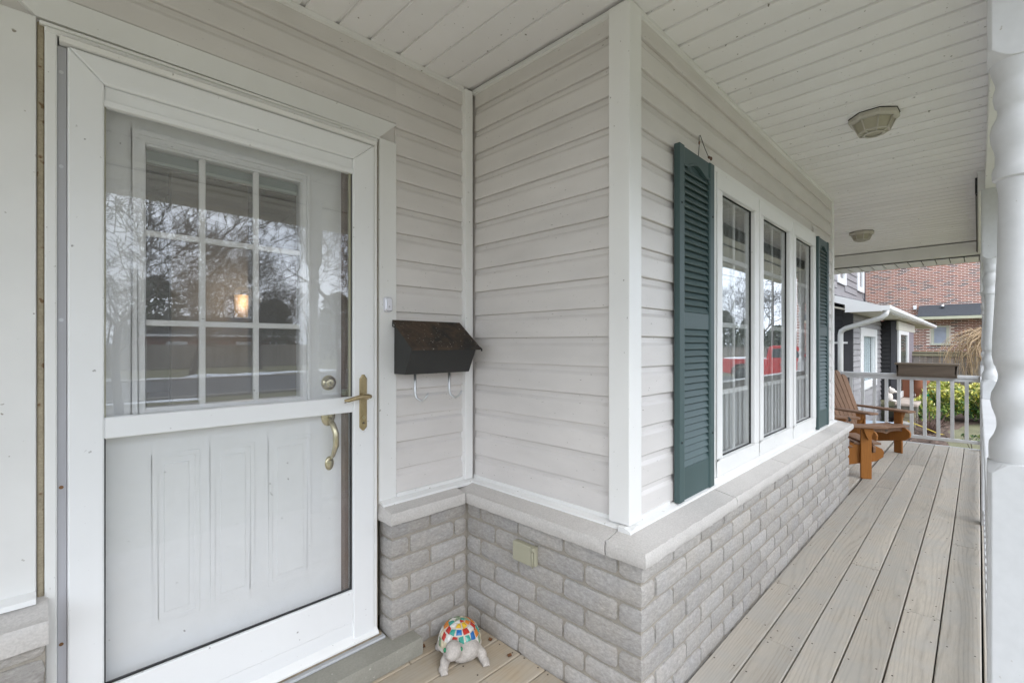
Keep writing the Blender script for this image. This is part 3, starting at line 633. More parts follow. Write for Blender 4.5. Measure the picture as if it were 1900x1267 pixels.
# grey-green door slab
sb = rough_block(-.55, 1.716, .0015, 1.172, 1.90, .075, .03, .0018, 2.2, 'yX', None)
o = sb.build('door_step', M_slab, bevel=0); tag(o, 'low grey green concrete step below the storm door', 'step', kind='thing')
# ================================================================== POSTS AND RAILINGS
prof = [(R_, z_) for z_, R_ in [(1.087, .0475), (1.112, .0478), (1.128, .0470), (1.145, .039), (1.160, .035), (1.170, .0345), (1.185, .0365), (1.205, .0425), (1.222, .0450), (1.238, .0435), (1.258, .0360), (1.272, .0325), (1.282, .0325), (1.290, .0345), (1.300, .0365), (1.304, .0392), (1.324, .0425), (1.360, .0418), (1.397, .0402), (1.47, .0372), (1.542, .0345), (1.64, .0325), (1.695, .0325), (1.712, .0355), (1.720, .0360), (1.724, .0420), (1.742, .0430), (1.752, .0405), (1.757, .0380), (1.780, .0375), (1.790, .0385), (1.812, .0445), (1.832, .0462), (1.850, .0430), (1.866, .0355), (1.876, .0335), (1.886, .0340), (1.892, .0380), (1.910, .0412), (1.926, .0400), (1.936, .0370), (1.946, .0375), (1.965, .0430), (1.985, .0475)]]
def square_end(z0, z1, up, h=.05):
    """square block of the post with rounded (lathe-cut) shoulders at one end"""
    mb = MB(); n = 10; vs = []; fs = []; zs = [z0, z1]
    ring = []
    for k in range(40):
        t = 2 * math.pi * (k + .5) / 40; c, s_ = math.cos(t), math.sin(t); m_ = max(abs(c), abs(s_))
        ring.append((c / m_ * h, s_ / m_ * h, math.hypot(c / m_ * h, s_ / m_ * h)))
    lv = 6
    for a in range(2):
        for (x, y, r) in ring: vs.append((x, y, z0 if (a == 0) == (up) else z1))
    # shoulder rings: corners are cut along a cone
    ze = z1 if up else z0; sg = 1 if up else -1
    base = len(ring)
    vs2 = [(x, y, ze - sg * max(0, (r - h) * 1.55)) for (x, y, r) in ring]
    vs = vs[:len(ring)] + vs2
    n_ = len(ring)
    fs = [(k, (k + 1) % n_, n_ + (k + 1) % n_, n_ + k) for k in range(n_)] + [tuple(range(n_))[::-1]]
    inner = [(x * h * .93 / r, y * h * .93 / r, ze) for (x, y, r) in ring]
    vs += inner; fs += [(n_ + k, n_ + (k + 1) % n_, 2 * n_ + (k + 1) % n_, 2 * n_ + k) for k in range(n_)] + [tuple(2 * n_ + k for k in range(n_))]
    mb.add(vs, fs); return mb
post = thing('porch_post', (1.55, -.064, 0), 0, 'white turned porch post closest to the door and steps', 'porch post', 'turned posts along the porch edge')
square_end(-.04, 1.087, True).build('post_block', M_paint, post, bevel=.002)
square_end(1.983, 2.506, False).build('post_block', M_paint, post, bevel=.002)
o = MB().lathe(prof, (0, 0, 0), 32).build('turned_shaft', M_paint, post); o.data.set_sharp_from_angle(angle=R(50))
for x, lab in [(5.0, 'white turned post at the far end of the picture window, under the beam step'), (8.42, 'white turned corner post at the far end railing'), (-1.9, 'white turned post on the near side of the steps')]:
    p = dup(post); p.location = (x, -.064, 0); p['label'] = lab
def railing(name, a, b, label, axis, inner):
    t = thing(name, (a if axis == 'x' else inner, inner if axis == 'x' else a, 0), 0, label, 'railing', 'railings of the porch')
    L = b - a
    def bx(l0, o0, z0, l1, o1, z1): return MB().box(l0, o0, z0, l1, o1, z1) if axis == 'x' else MB().box(o0, l0, z0, o1, l1, z1)
    sgn = -1 if axis == 'x' else 1
    bx(0, -.004 * sgn, .908, L, .094 * sgn, .944).build('top_rail', M_rail, t, bevel=.005, seg=2)
    bx(0, .012 * sgn, .862, L, .050 * sgn, .906).build('sub_rail', M_rail, t, bevel=.003)
    bx(0, .006 * sgn, .072, L, .046 * sgn, .112).build('bottom_rail', M_rail, t, bevel=.003)
    n = int(L / .1325); st = L / n
    me = bx(-.019, .014 * sgn, .113, .019, .052 * sgn, .861).mesh('baluster', bevel=.002)
    for k in range(1, n):
        o = obj('baluster', me, M_rail, t); o.location = (k * st, 0, 0) if axis == 'x' else (0, k * st, 0)
    return t
railing('porch_railing', 1.602, 4.949, 'grey white railing between the two closest turned posts', 'x', -.018)
railing('porch_railing', 5.051, 8.369, 'grey white railing beside the two chairs', 'x', -.018)
railing('porch_railing', -.028, 1.873, 'grey white railing closing the far end with a planter box on top', 'y', 8.40)
# planter box on the end rail
plb = thing('planter_box', (8.33, .495, .91), 0, 'grey brown flared wooden planter box hanging on the end railing', 'planter')
def trap(y0t, y1t, y0b, y1b, zt, zb, xa, xb): 
    return MB().prism([(y0b, zb), (y1b, zb), (y1t, zt), (y0t, zt)], 'x', xa, xb)
trap(-.305, .310, -.287, .292, .16, 0, -.012, .008).build('planter_side', M_planter, plb, bevel=.002)
trap(-.305, .310, -.287, .292, .16, 0, .155, .17).build('planter_side', M_planter, plb, bevel=.002)
MB().box(-.012, -.30, 0, .17, -.282, .155).box(-.012, .287, 0, .17, .305, .155).build('planter_end', M_planter, plb)
MB().box(-.02, -.322, .158, .18, .327, .186).build('planter_rim', wood('planter_rim_wood', (.17, .135, .10), (.1, .08, .06), .8, 1.5, 'y'), plb, bevel=.003)
MB().box(.0, -.28, .01, .155, .285, .13).build('soil', M_mulch, plb)
MB().bar((-.016, -.286, .032), (-.016, .291, .032), .006, .022).build('planter_trim', M_planter, plb)
# ================================================================== THINGS ON THE WALLS
def shutter(x0, label):
    t = thing('window_shutter', (x0, .936, .664), 0, label, 'shutter', 'green louvred shutters beside the window')
    wd, ht, yo = .372, 1.556, -.027
    MB().prism([(0, yo), (.045, yo), (.052, yo + .004), (.052, 0), (0, 0)], 'z', 0, ht).build('shutter_stile', M_green, t, bevel=.002)
    MB().prism([(wd, yo), (wd - .045, yo), (wd - .052, yo + .004), (wd - .052, 0), (wd, 0)], 'z', 0, ht).build('shutter_stile', M_green, t, bevel=.002)
    a, b = .0525, wd - .0525
    MB().box(a, yo + .006, 0.001, b, -.001, .142).build('shutter_rail', M_green, t, bevel=.002)
    MB().box(a, yo + .006, .754, b, -.001, .829).build('shutter_rail', M_green, t, bevel=.002)
    arch = [(a, ht - .001), (b, ht - .001)] + [(b - (b - a) * k / 16, ht - .075 + .030 * max(0, math.sin(math.pi * (k - 2) / 12)) ** 1.3 if 2 <= k <= 14 else ht - .075) for k in range(17)]
    MB().prism(arch, 'y', yo + .006, -.001).build('shutter_rail', M_green, t, bevel=.0015)
    am = [(p[0], p[1] - .001) for p in arch[2:]]; MB().prism(am + [(q[0], q[1] - .010) for q in reversed(am)], 'y', yo + .002, -.004).build('moulding', M_green, t)
    MB().box(a, -.0048, .14, b, -.0012, ht - .04).build('shutter_back', M_green, t)
    sl_ = MB(); sl_.prism([(yo + .006, 0), (yo + .009, -.003), (-.006, .024), (-.0075, .027)], 'x', a, b); me = sl_.mesh('slat')
    for (z0, z1) in ((.142, .754), (.829, ht - .078)):
        n = round((z1 - z0) / .0305); st_ = (z1 - z0) / n
        for k in range(n):
            o = obj('slat', me, M_green, t); o.location = (0, 0, z0 + st_ * k + .003)
    for (xx, zz) in ((.02, .26), (.02, 1.30), (wd - .02, .26), (wd - .02, 1.30)):
        MB().lathe([(.006, 0), (.005, -.003), (.002, -.004)], (xx, yo, zz), 10, 'y').build('screw', pm('shutter_screw', (.02, .03, .03), .4), t)
    return t
shutter(1.935, 'dark green louvred shutter next to the white corner post')
shutter(4.402, 'dark green louvred shutter at the far side of the window')
hk = thing('wire_hanger', (2.20, .940, 2.24), 0, 'thin bent wire hanger hooked above the first green shutter', 'wire hanger')
MB().tube([(-.005, 0, 0), (-.004, -.003, .05), (-.006, -.004, .095), (.0, -.006, .10), (.035, -.012, .05), (.075, -.016, .012), (.105, -.014, .016)], .0016, 6).build('wire', M_black, hk)
MB().ell((-.006, -.004, .062), (.004, .004, .010)).ell((.085, -.014, .016), (.012, .006, .007)).ell((.108, -.014, .016), (.006, .006, .010)).build('clip', pm('rust_clip', (.14, .07, .045), .7, .2), hk)
# mailbox
mbx = thing('mailbox', (1.115, 1.860, 1.215), 0, 'black wall mailbox with rusty sloping lid and two metal hooks', 'mailbox')
sec = [(0, .002), (-.095, .002), (-.152, .118), (-.002, .235), (0, .2)]
MB().prism([(0, .002), (-.092, .002), (-.148, .120), (-.002, .228)], 'x', 0, .362).build('box', M_black, mbx, bevel=.002)
M_rustlid, n_, l_, b_ = newmat('rusty_black_lid'); vec_, _ = coords(n_, l_)
c_ = ramp(n_, l_, noise_n(n_, l_, vec_, 9, 7, .7, .6), [(.38, (.018, .016, .014)), (.52, (.045, .030, .020)), (.68, (.085, .052, .030))])
f_ = ramp(n_, l_, noise_n(n_, l_, vec_, 85, 2, .5), [(.66, (0, 0, 0)), (.72, (1, 1, 1))]); c_ = mixc(n_, l_, c_, (.22, .20, .17), f_)
l_.new(c_, b_.inputs['Base Color']); b_.inputs['Roughness'].default_value = .75; bump(n_, l_, b_, noise_n(n_, l_, vec_, 60, 5), .5)
MB().prism([(.0, .240), (-.004, .244), (-.164, .120), (-.166, .109), (-.160, .109), (-.156, .117), (-.002, .235)], 'x', -.010, .372).build('lid', M_rustlid, mbx)
MB().tube([(-.010, -.020, .212), (-.018, -.020, .214), (-.018, -.020, .232), (-.010, -.018, .234)], .003, 6).tube([(.373, -.158, .120), (.382, -.160, .112), (.378, -.166, .104)], .004, 6).build('hinge', M_black, mbx)
for xx in (.075, .268):
    MB().tube([(xx, -.055, .03), (xx, -.055, -.085), (xx + .004, -.062, -.108), (xx + .014, -.085, -.120), (xx + .022, -.105, -.108), (xx + .028, -.116, -.085)], [.006, .006, .0055, .0052, .005, .0045], 8).build('newspaper_hook', M_steel, mbx)
# doorbell
bell = thing('doorbell', (1.078, 1.858, 1.525), 0, 'small white doorbell button with chrome rim on the door casing', 'doorbell')
def rr(w, h, r, n=5): return [(sx * (w / 2 - r) + r * math.cos(a), sz * (h / 2 - r) + r * math.sin(a)) for sx, sz, a0 in ((1, 1, 0), (-1, 1, 90), (-1, -1, 180), (1, -1, 270)) for a in [R(a0 + 90 * k / n) for k in range(n + 1)]]
MB().prism(rr(.036, .066, .010), 'y', -.017, 0).build('base', M_bellw, bell, bevel=.002); MB().prism(rr(.032, .060, .009), 'y', -.021, -.0172).build('rim', M_chrome, bell, bevel=.001); MB().prism(rr(.027, .055, .008), 'y', -.0235, -.0212).build('button', M_bellw, bell, bevel=.001)
ic = MB(); ic.prism([(-.004, -.0135), (.004, -.0135), (.0032, -.010), (.003, -.0075), (.001, -.0055), (-.001, -.0055), (-.003, -.0075), (-.0032, -.010)], 'y', -.0242, -.0236); ic.box(-.0012, -.0242, -.0155, .0012, -.0236, -.0142)
ic.build('bell_symbol', M_grey, bell)
# outlet cover
oc = thing('outlet_cover', (BX, 1.375, .458), 0, 'cream weatherproof outlet cover on the brick base', 'outlet cover')
MB().box(-.022, -.062, -.040, 0, .062, .040).build('box', M_cream, oc, bevel=.003); MB().box(-.030, -.048, -.041, -.0225, .062, .041).build('cover', M_cream, oc, bevel=.004)
MB().tube([(-.030, -.052, .035), (-.030, -.066, .035)], .008, 10).build('hinge', M_cream, oc)
MB().tube([(-.030, -.056, -.042), (-.030, -.056, .025)], .0035, 8).build('hinge', M_cream, oc)
# black clip left on the ledge end
cl = MB(); cl.box(5.135, .815, .656, 5.19, .835, .668); cl.bar((5.15, .82, .668), (5.20, .84, .683), .016, .008)
tag(cl.build('clip', M_black, bevel=.002), 'small black clip lying on the far end of the stone ledge', 'clip', kind='thing')
# ceiling lights
def ceiling_light(x, y, label):
    t = thing('ceiling_light', (x, y, ZC), R(20), label, 'ceiling light', 'lanterns on the porch ceiling')
    MB().lathe([(.122, -.0005), (.122, -.004)], (0, 0, 0), 8, smooth=False).build('gasket', M_dark, t)
    MB().lathe([(.120, -.004), (.122, -.026), (.112, -.034), (.104, -.036)], (0, 0, 0), 8, smooth=False).build('base', M_lampmetal, t, bevel=.002)
    MB().lathe([(.094, -.0365), (.070, -.092), (.055, -.100), (.01, -.102)], (0, 0, 0), 8, smooth=False).build('lamp_shade', M_lampglass, t)
    for k in range(8):
        an = R(45 * k); c, s_ = math.cos(an), math.sin(an)
        MB().tube([(.100 * c, .100 * s_, -.036), (.074 * c, .074 * s_, -.095), (.045 * c, .045 * s_, -.104)], .0042, 6).build('rib', M_lampmetal, t)
    MB().lathe([(.052, -.1035), (.050, -.108), (.040, -.108), (.038, -.1035)], (0, 0, 0), 16, loop=True).build('ring', M_lampmetal, t)
    MB().lathe([(.079, -.091), (.077, -.097), (.070, -.097), (.069, -.093)], (0, 0, 0), 8, smooth=False, loop=True).build('ring', M_lampmetal, t)
ceiling_light(3.36, .425, 'octagonal white ceiling lantern above the picture window')
ceiling_light(6.74, .965, 'octagonal white ceiling lantern above the two chairs')
# ================================================================== TURTLE
tu = thing('turtle_figurine', (1.285, 1.600, 0), math.atan2(-.89, -.45), 'pale stone turtle figurine with colourful mosaic shell in the corner', 'figurine')
M_tstone = pm('pale_cast_stone', (.44, .405, .37), .85, .28, 40, fine=.18, bscale=160, bmp=.7)
bd = MB()   # local: +x is forward
bd.ell((.005, 0, .052), (.088, .080, .040)); bd.ell((.055, 0, .045), (.045, .055, .036))
bd.ell((.066, -.022, .068), (.036, .034, .032)); bd.ell((.088, -.046, .084), (.038, .036, .036)); bd.ell((.108, -.056, .074), (.022, .026, .020)); bd.ell((.055, .02, .055), (.05, .055, .044))
for sy in (-1, 1):
    bd.ell((.060, sy * .062, .046), (.028, .024, .024)); bd.ell((.074, sy * .080, .030), (.022, .020, .028)); bd.ell((.086, sy * .088, .010), (.028, .021, .012))
    bd.ell((-.060, sy * .066, .026), (.032, .026, .026)); bd.ell((-.066, sy * .080, .009), (.026, .020, .011))
    for q in (-1, 0, 1): bd.ell((.108, sy * .088 + q * .011, .007), (.010, .0055, .007), None, 8, 6)
bd.ell((-.095, 0, .035), (.022, .012, .012))
bo = bd.build('body', M_tstone, tu, fix=False); rmod = bo.modifiers.new('join', 'REMESH'); rmod.mode = 'VOXEL'; rmod.voxel_size = .0034; rmod.use_smooth_shade = True
smo = bo.modifiers.new('soft', 'SMOOTH'); smo.iterations = 4
shl = MB(); 
def dome(th, ph, k=1.0): return Vector((-.012 + .092 * k * math.sin(ph) * math.cos(th), .090 * k * math.sin(ph) * math.sin(th), .060 + .084 * k * math.cos(ph)))
N1, N2 = 28, 12; vs = []
for j in range(N2 + 1):
    ph = R(98) * j / N2
    for i in range(N1): vs.append(dome(2 * math.pi * i / N1, ph) if j < N2 else dome(2 * math.pi * i / N1, ph, 1.08))
shl.add(vs, [(j * N1 + i, (j + 1) * N1 + i, (j + 1) * N1 + (i + 1) % N1, j * N1 + (i + 1) % N1) for j in range(N2) for i in range(N1)], True)
sh_o = shl.build('shell', pm('white_grout', (.55, .50, .44), .8, .15, 30), tu, fix=False)
tcol = {k: pm('tile_glaze_' + k, c, .18, .15, 40) for k, c in dict(red=(.42, .03, .02), yellow=(.65, .42, .04), blue=(.02, .13, .36), cream=(.62, .55, .40), orange=(.60, .20, .03), teal=(.05, .30, .24), sage=(.22, .30, .19), white=(.66, .64, .60)).items()}
rt = random.Random(21); names = list(tcol)
for (pa, pb, cnt, off) in [(2, 14, 5, 0), (16, 31, 9, .2), (33, 49, 13, .1), (51, 68, 17, .3), (70, 91, 22, .35)]:
    for i in range(cnt):
        ta, tb = 2 * math.pi * (i + off) / cnt, 2 * math.pi * (i + off + rt.uniform(.74, .9)) / cnt; q = []
        skew = rt.uniform(-.12, .12)
        for (t_, p_) in ((ta, pa), (tb, pa), (tb + skew * .9, pb), (ta + skew * .9, pb)):
            q.append((t_ + rt.uniform(-.03, .03), R(p_ + rt.uniform(-2.5, 2.5))))
        tm = (ta + tb) / 2
        lo = [dome(a, b, 1.0) for a, b in q]; hi = [dome(a, b, 1.03) for a, b in q]
        mid = dome(sum(a for a, b in q) / 4, sum(b for a, b in q) / 4, 1.05)
        mb = MB(); mb.add(lo + hi + [mid], [(0, 1, 5, 4), (1, 2, 6, 5), (2, 3, 7, 6), (3, 0, 4, 7), (4, 5, 8), (5, 6, 8), (6, 7, 8), (7, 4, 8)])
        front = math.cos(tm) > .2 and pb < 90
        ring_ = ['red', 'white', 'red', 'teal', 'blue', 'orange', 'red', 'cream']
        cn = ring_[(i + (3 if pa > 45 else 0)) % 8] if (30 < pa < 60 and front) else rt.choice(['cream', 'white', 'cream', 'sage', 'orange']) if pb > 90 else 'yellow' if (15 < pa < 32 and math.cos(tm) > .8) else rt.choice(['red', 'yellow', 'cream', 'teal', 'blue', 'orange', 'white', 'cream', 'white'] if front else ['sage', 'cream', 'cream', 'teal', 'white', 'orange', 'sage'])
        mb.build('tile', tcol[cn], sh_o, fix=False)
for sy in (-1, 1): MB().ell((.104 - .014 * (sy < 0), -.050 + sy * .033, .092), (.008, .0065, .009)).build('eye', pm('green_eye', (.02, .20, .09), .2), tu)
# dry leaves blown into the corner
M_leafdry = pm('dry_leaf', (.13, .055, .02), .8, .4, 30, orand=.3)
for i, (x, y, r) in enumerate([(1.195, 1.755, .020), (1.40, 1.62, .016), (1.445, 1.58, .014), (1.43, 1.44, .014), (1.42, 1.70, .018)]):
    mb = MB(); n_ = 9; vs = [(0, 0, .002)] + [(r * (1 if k % 2 else .72) * math.cos(2 * math.pi * k / n_), r * .7 * math.sin(2 * math.pi * k / n_), .004 + .004 * math.sin(k * 2.1)) for k in range(n_)]
    mb.add(vs + [(a, b, c - .0012) for a, b, c in vs], [(0, 1 + k, 1 + (k + 1) % n_) for k in range(n_)] + [(n_ + 1, n_ + 2 + (k + 1) % n_, n_ + 2 + k) for k in range(n_)])
    o = mb.build('dry_leaf', M_leafdry, fix=False); o.location = (x, y, .0015); o.rotation_euler = (0, 0, i * 1.3); tag(o, ['curled brown leaf beside the grey green door step', 'small brown leaf to the street side of the turtle', 'small brown leaf against the brick right of the turtle', 'brown leaf closest to the outer brick corner', 'brown leaf behind the turtle against the brick'][i], 'leaf', 'dry leaves in the brick corner', 'thing')
# ================================================================== ADIRONDACK CHAIRS
def make_chair(loc, rz, label):
    """local: chair faces +x, origin on the floor mid between the front legs"""
    t = thing('adirondack_chair', loc, rz, label, 'chair', 'wooden chairs at the end of the porch')
    ws = .30
    for sy in (-1, 1):
        MB().prism([(-.05, 0), (.045, 0), (.045, .515), (-.05, .515)], 'y', sy * ws - .012, sy * ws + .012).build('leg', M_cedar, t, bevel=.004)
        MB().prism([(.045, .515), (.015, .515), (-.04, .515), (-.04, .50), (-.02, .44), (.0, .40), (.012, .395), (.022, .41), (.04, .46), (.05, .50)], 'y', sy * (ws + .013), sy * (ws + .045)).build('bracket', M_cedar, t, bevel=.003)
        yo = sy * (ws - .036)
        MB().prism([(.15, .30), (.165, .27), (.160, .22), (.10, .175), (-.74, .0), (-.80, .0), (-.80, .05), (-.62, .12), (-.45, .19), (-.20, .30), (-.05, .345), (.08, .335)], 'y', yo - .012, yo + .012).build('side_rail', M_cedar, t, bevel=.003)
        MB().prism([(.155, sy * ws - .075), (.17, sy * ws - .04), (.165, sy * ws + .05), (.12, sy * ws + .075), (-.15, sy * ws + .07), (-.45, sy * ws + .04), (-.58, sy * ws + .02), (-.58, sy * ws - .04), (-.2, sy * ws - .07)], 'z', .5155, .538).build('armrest', M_cedarw, t, bevel=.004)
        MB().bar((-.52, sy * (ws - .02), .18), (-.55, sy * (ws - .02), .52), .022, .06, (1, 0, 0)).build('back_support', M_cedar, t)
    for k in range(6):
        x = .10 - .083 * k; z = .352 - .0 if k < 2 else .352 - .028 * (k - 1)
        z = [.350, .356, .345, .318, .284, .250][k]
        MB().bar((x, -.285, z), (x, .285, z), .075, .02, (.25 if k > 1 else -.05, 0, 1)).build('slat', M_cedarw, t, bevel=.003)
    ap = [(-.31, .335), (.31, .335), (.325, .32), (.32, .275)] + [(.30 - .60 * k / 24, .262 + .030 * abs(math.sin(math.pi * 2 * k / 24)) ** .7) for k in range(25)] + [(-.32, .275), (-.325, .32)]
    a = MB().prism(ap, 'x', .052, .074).build('apron', M_cedarw, t, bevel=.002)
    MB().lathe([(.024, 0), (.023, .002)], (.074, 0, .305), 20, 'x').build('plaque', pm('plaque_grey', (.16, .11, .08), .4), a)
    bx0, bz0, bx1, bz1 = -.36, .235, -.74, 1.03
    n = 7
    for k in range(n):
        f = (k - 3) / 3; yb = f * .185; yt = f * .255; top = 1.0 - .12 * abs(f) ** 2.0; w0, w1 = .056, .076
        d = Vector((bx1 - bx0, 0, bz1 - bz0)); e = Vector((bx0, yb, bz0)); q = Vector((bx0 + d.x * top, yt, bz0 + d.z * top)); nrm = Vector((d.z, 0, -d.x)).normalized() * .0095
        tp = [(-w1 / 2, -.015), (-w1 / 4, 0.004), (w1 / 4, .004 if abs(f) < .1 else (.004 - .02 * f)), (w1 / 2, -.015 - (.03 * f if f > 0 else 0))]
        vs = []
        for sgn in (1, -1):
            vs += [e + Vector((0, -w0 / 2, 0)) + nrm * sgn, e + Vector((0, w0 / 2, 0)) + nrm * sgn]
            for (dy, dz) in reversed(tp): vs.append(q + Vector((0, dy, 0)) + d.normalized() * dz + nrm * sgn)
        m_ = 6; fs = [tuple(range(m_)), tuple(range(m_, 2 * m_))[::-1]] + [(i, i + m_, (i + 1) % m_ + m_, (i + 1) % m_) for i in range(m_)]
        MB().add(vs, fs).build('back_slat', M_cedarw, t, bevel=.002)
    MB().bar((-.56, -.30, .50), (-.56, .30, .50), .03, .05).bar((-.70, -.22, .83), (-.70, .22, .83), .022, .05).build('back_brace', M_cedar, t)
    return t
def facing(fx, fy): return math.atan2(fy, fx)
# near chair faces the street and away; its camera-side leg stands at (5.85,.80)
rzA = facing(.5, -.87); ax = Vector((math.cos(rzA), math.sin(rzA))); lat = Vector((-ax.y, ax.x))
cA = Vector((5.85, .80)) + lat * .30
make_chair((cA.x, cA.y, 0.0005), rzA, 'stained wooden slatted porch chair closest to the brick ledge')
rzB = facing(-.5, -.87); ax = Vector((math.cos(rzB), math.sin(rzB))); lat = Vector((-ax.y, ax.x))
cB = Vector((7.53, .705)) - lat * .30
make_chair((cB.x, cB.y, 0.0005), rzB, 'stained wooden slatted porch chair with its back against the end railing')
# ================================================================== NEIGHBOURING HOUSES
M_gsid = pm('grey_vinyl_siding', (.26, .25, .255), .55, .12, 5, bmp=.1, bscale=60, orand=.06)
M_csid = pm('shaded_charcoal_siding', (.055, .055, .062), .6, .12, 5, orand=.08)  # darker than the front grey: shade of the side faces in the colour
M_bsid = pm('shaded_black_siding', (.018, .018, .019), .6, .12, 5, orand=.1)  # dark of the wing's shaded face put into the colour
M_nwhite = pm('neighbour_white_trim', (.76, .76, .76), .4, .05, 2)
M_nsoff = pm('beige_soffit', (.55, .52, .44), .6, .08, 3)
M_wdark = glass('neighbour_glass', (.96, .97, .97), .4)
gh = thing('grey_house', (11.2, 1.756, GZ), 0, 'grey sided house with charcoal shade coloured sides and white gutter next door', 'house')
def GH(mb, name, m, par=None, **k):
    mb.v = [(x - 11.2, y - 1.756, z - GZ) for x, y, z in mb.v]; return mb.build(name, m, par or gh, **k)
def lapwall(x0, y0, x1, y1, zlo, zhi, pitch, m, make, par, holes=(), axis='x', name='siding_board'):
    """boards on a wall; axis x faces -y at y0, axis y faces -x at x0"""
    z = zlo
    while z < zhi - .01:
        zt = min(z + pitch, zhi); pl_ = y0 if axis == 'x' else x0
        poly = [(pl_, z + .002), (pl_ - .030, z + .002), (pl_ - .004, zt), (pl_, zt)]
        sp = [(x0, x1) if axis == 'x' else (y0, y1)]
        for h0, h1, a, b in holes:
            if z < b - .02 and zt > a + .02: sp = [p for s_ in sp for p in ((s_[0], min(s_[1], h0)), (max(s_[0], h1), s_[1])) if p[1] - p[0] > .01]
        for p, q in sp: make(MB().prism(poly, axis, p, q), name, m, par)
        z = zt
w1 = GH(MB().box(11.204, 1.76, GZ, 12.2, 1.90, 2.0).box(13.95, 1.76, GZ, 14.9, 1.90, 2.0).box(12.2, 1.76, GZ, 13.95, 1.90, .46).box(12.2, 1.76, 1.6, 13.95, 1.90, 2.0).box(11.4, 3.2, GZ, 14.9, 3.3, 2.0).box(11.204, 1.90, GZ, 11.35, 6.0, 2.0), 'wall', M_gsid)
lapwall(11.2, 1.758, 14.9, 0, GZ + .12, 1.97, .115, M_gsid, GH, w1, [(12.0, 14.15, .38, 1.70)])
lapwall(11.202, 1.90, 0, 4.2, GZ + .12, 2.3, .115, M_csid, GH, w1, axis='y')
GH(MB().box(11.17, 1.735, GZ, 11.235, 1.90, 1.98), 'corner_post', M_csid); GH(MB().box(11.17, 1.73, GZ, 14.93, 1.77, GZ + .12), 'base_strip', M_conc)
wn_ = GH(MB().box(12.0, 1.72, .38, 12.30, 1.80, 1.70).box(13.85, 1.72, .38, 14.15, 1.80, 1.70).box(12.30, 1.72, 1.52, 13.85, 1.80, 1.70).box(12.30, 1.72, .38, 13.85, 1.80, .54), 'window', M_nwhite, bevel=.01)
GH(MB().box(12.30, 1.765, .54, 13.85, 1.770, 1.52), 'pane', M_wdark, wn_)
cv = MB(); 
for k in range(12):
    a = 12.32 + k * .128; cv.box(a, 1.80 + .02 * (k % 2), .54, a + .118, 1.815 + .02 * (k % 2), 1.52)
GH(cv, 'blind', pm('pale_vertical_blind', (.74, .82, .85), .7, .05), wn_)
w2 = GH(MB().box(14.96, 1.44, -.05, 18.0, 1.90, 1.93), 'wall', M_bsid)
lapwall(14.955, 1.475, 0, 1.745, -.03, 1.93, .10, M_bsid, GH, w2, axis='y')
GH(MB().box(14.92, 1.455, -.03, 14.96, 1.545, 1.93).box(14.93, 1.742, -.03, 14.975, 1.762, 1.95), 'corner_post', M_csid)
w3 = GH(MB().box(15.15, 1.405, -.03, 15.5, 1.44, 1.70).box(17.15, 1.405, -.03, 17.5, 1.44, 1.70).box(15.5, 1.405, 1.60, 17.15, 1.44, 1.70).box(15.5, 1.405, -.03, 17.15, 1.44, .12), 'window', M_nwhite)
GH(MB().box(15.5, 1.425, .12, 17.15, 1.432, 1.60), 'pane', M_wdark, w3); GH(MB().box(15.5, 1.434, .12, 17.15, 1.438, 1.60), 'blind', pm('dark_green_room', (.06, .075, .06), .7, .3), w3)
GH(MB().box(14.96, 1.40, 1.705, 19.2, 1.90, 1.93), 'frieze', M_nsoff); GH(MB().box(17.55, 1.41, -.03, 18.9, 1.45, 1.70), 'quoin', pm('purple_grey_stone', (.22, .19, .21), .9, .25, 20))
# porch slab, steps of the grey house
pt = GH(MB().box(14.5, 1.0, -.13, 22.0, 1.44, -.05), 'patio', pm('pinkish_patio', (.40, .33, .28), .9, .12, 10, fine=.1, bscale=80), bevel=.02)
GH(MB().box(14.55, 1.03, GZ, 22.0, 1.44, -.131), 'patio_base', pm('dark_stone_base', (.16, .145, .115), .95, .3, 12))
GH(MB().box(14.1, 1.05, GZ, 14.48, 1.4, -.24).box(13.7, 1.05, GZ, 14.08, 1.4, -.42), 'step', M_conc, bevel=.02)
# roof with boxed eave, fascia, gutter and downspout
EYV = 1.24
GH(MB().prism([(EYV, 2.035), (EYV + .02, 2.065), (4.2, 3.06), (4.2, 3.0)], 'x', 10.80, 24.4), 'roof', M_shingle)
GH(MB().prism([(EYV, 1.955), (1.80, 1.955), (1.80, 2.10), (2.8, 2.44), (2.8, 2.565), (EYV, 2.055)], 'x', 10.775, 10.805), 'fascia', M_nwhite)
GH(MB().prism([(EYV + .005, 1.956), (1.755, 1.956), (1.755, 1.975), (EYV + .005, 1.975)], 'x', 10.806, 24.38), 'soffit_panel', M_nsoff); GH(MB().prism([(1.755, 1.985), (4.1, 2.72), (4.1, 2.75), (1.755, 2.02)], 'x', 10.806, 11.35), 'soffit_panel', M_nsoff)
gu = GH(MB().prism([(EYV, 1.965), (EYV - .07, 1.965), (EYV - .105, 2.0), (EYV - .11, 2.06), (EYV - .10, 2.06), (EYV - .095, 2.005), (EYV - .065, 1.975), (EYV, 1.975)], 'x', 10.79, 24.4), 'gutter', M_nwhite)
GH(MB().box(10.785, EYV - .108, 1.967, 10.795, EYV, 2.055), 'gutter_end', M_nwhite)
GH(MB().tube([(10.86, EYV - .05, 1.97), (10.86, EYV - .04, 1.90), (10.88, EYV + .02, 1.84), (11.08, 1.84, 1.66), (11.12, 1.915, 1.61), (11.13, 1.93, 1.54), (11.13, 1.93, -.5)], .048, 10), 'downspout', M_nwhite)
GH(MB().box(11.16, 1.82, 1.36, 11.185, 2.04, 1.40), 'strap', M_nwhite)
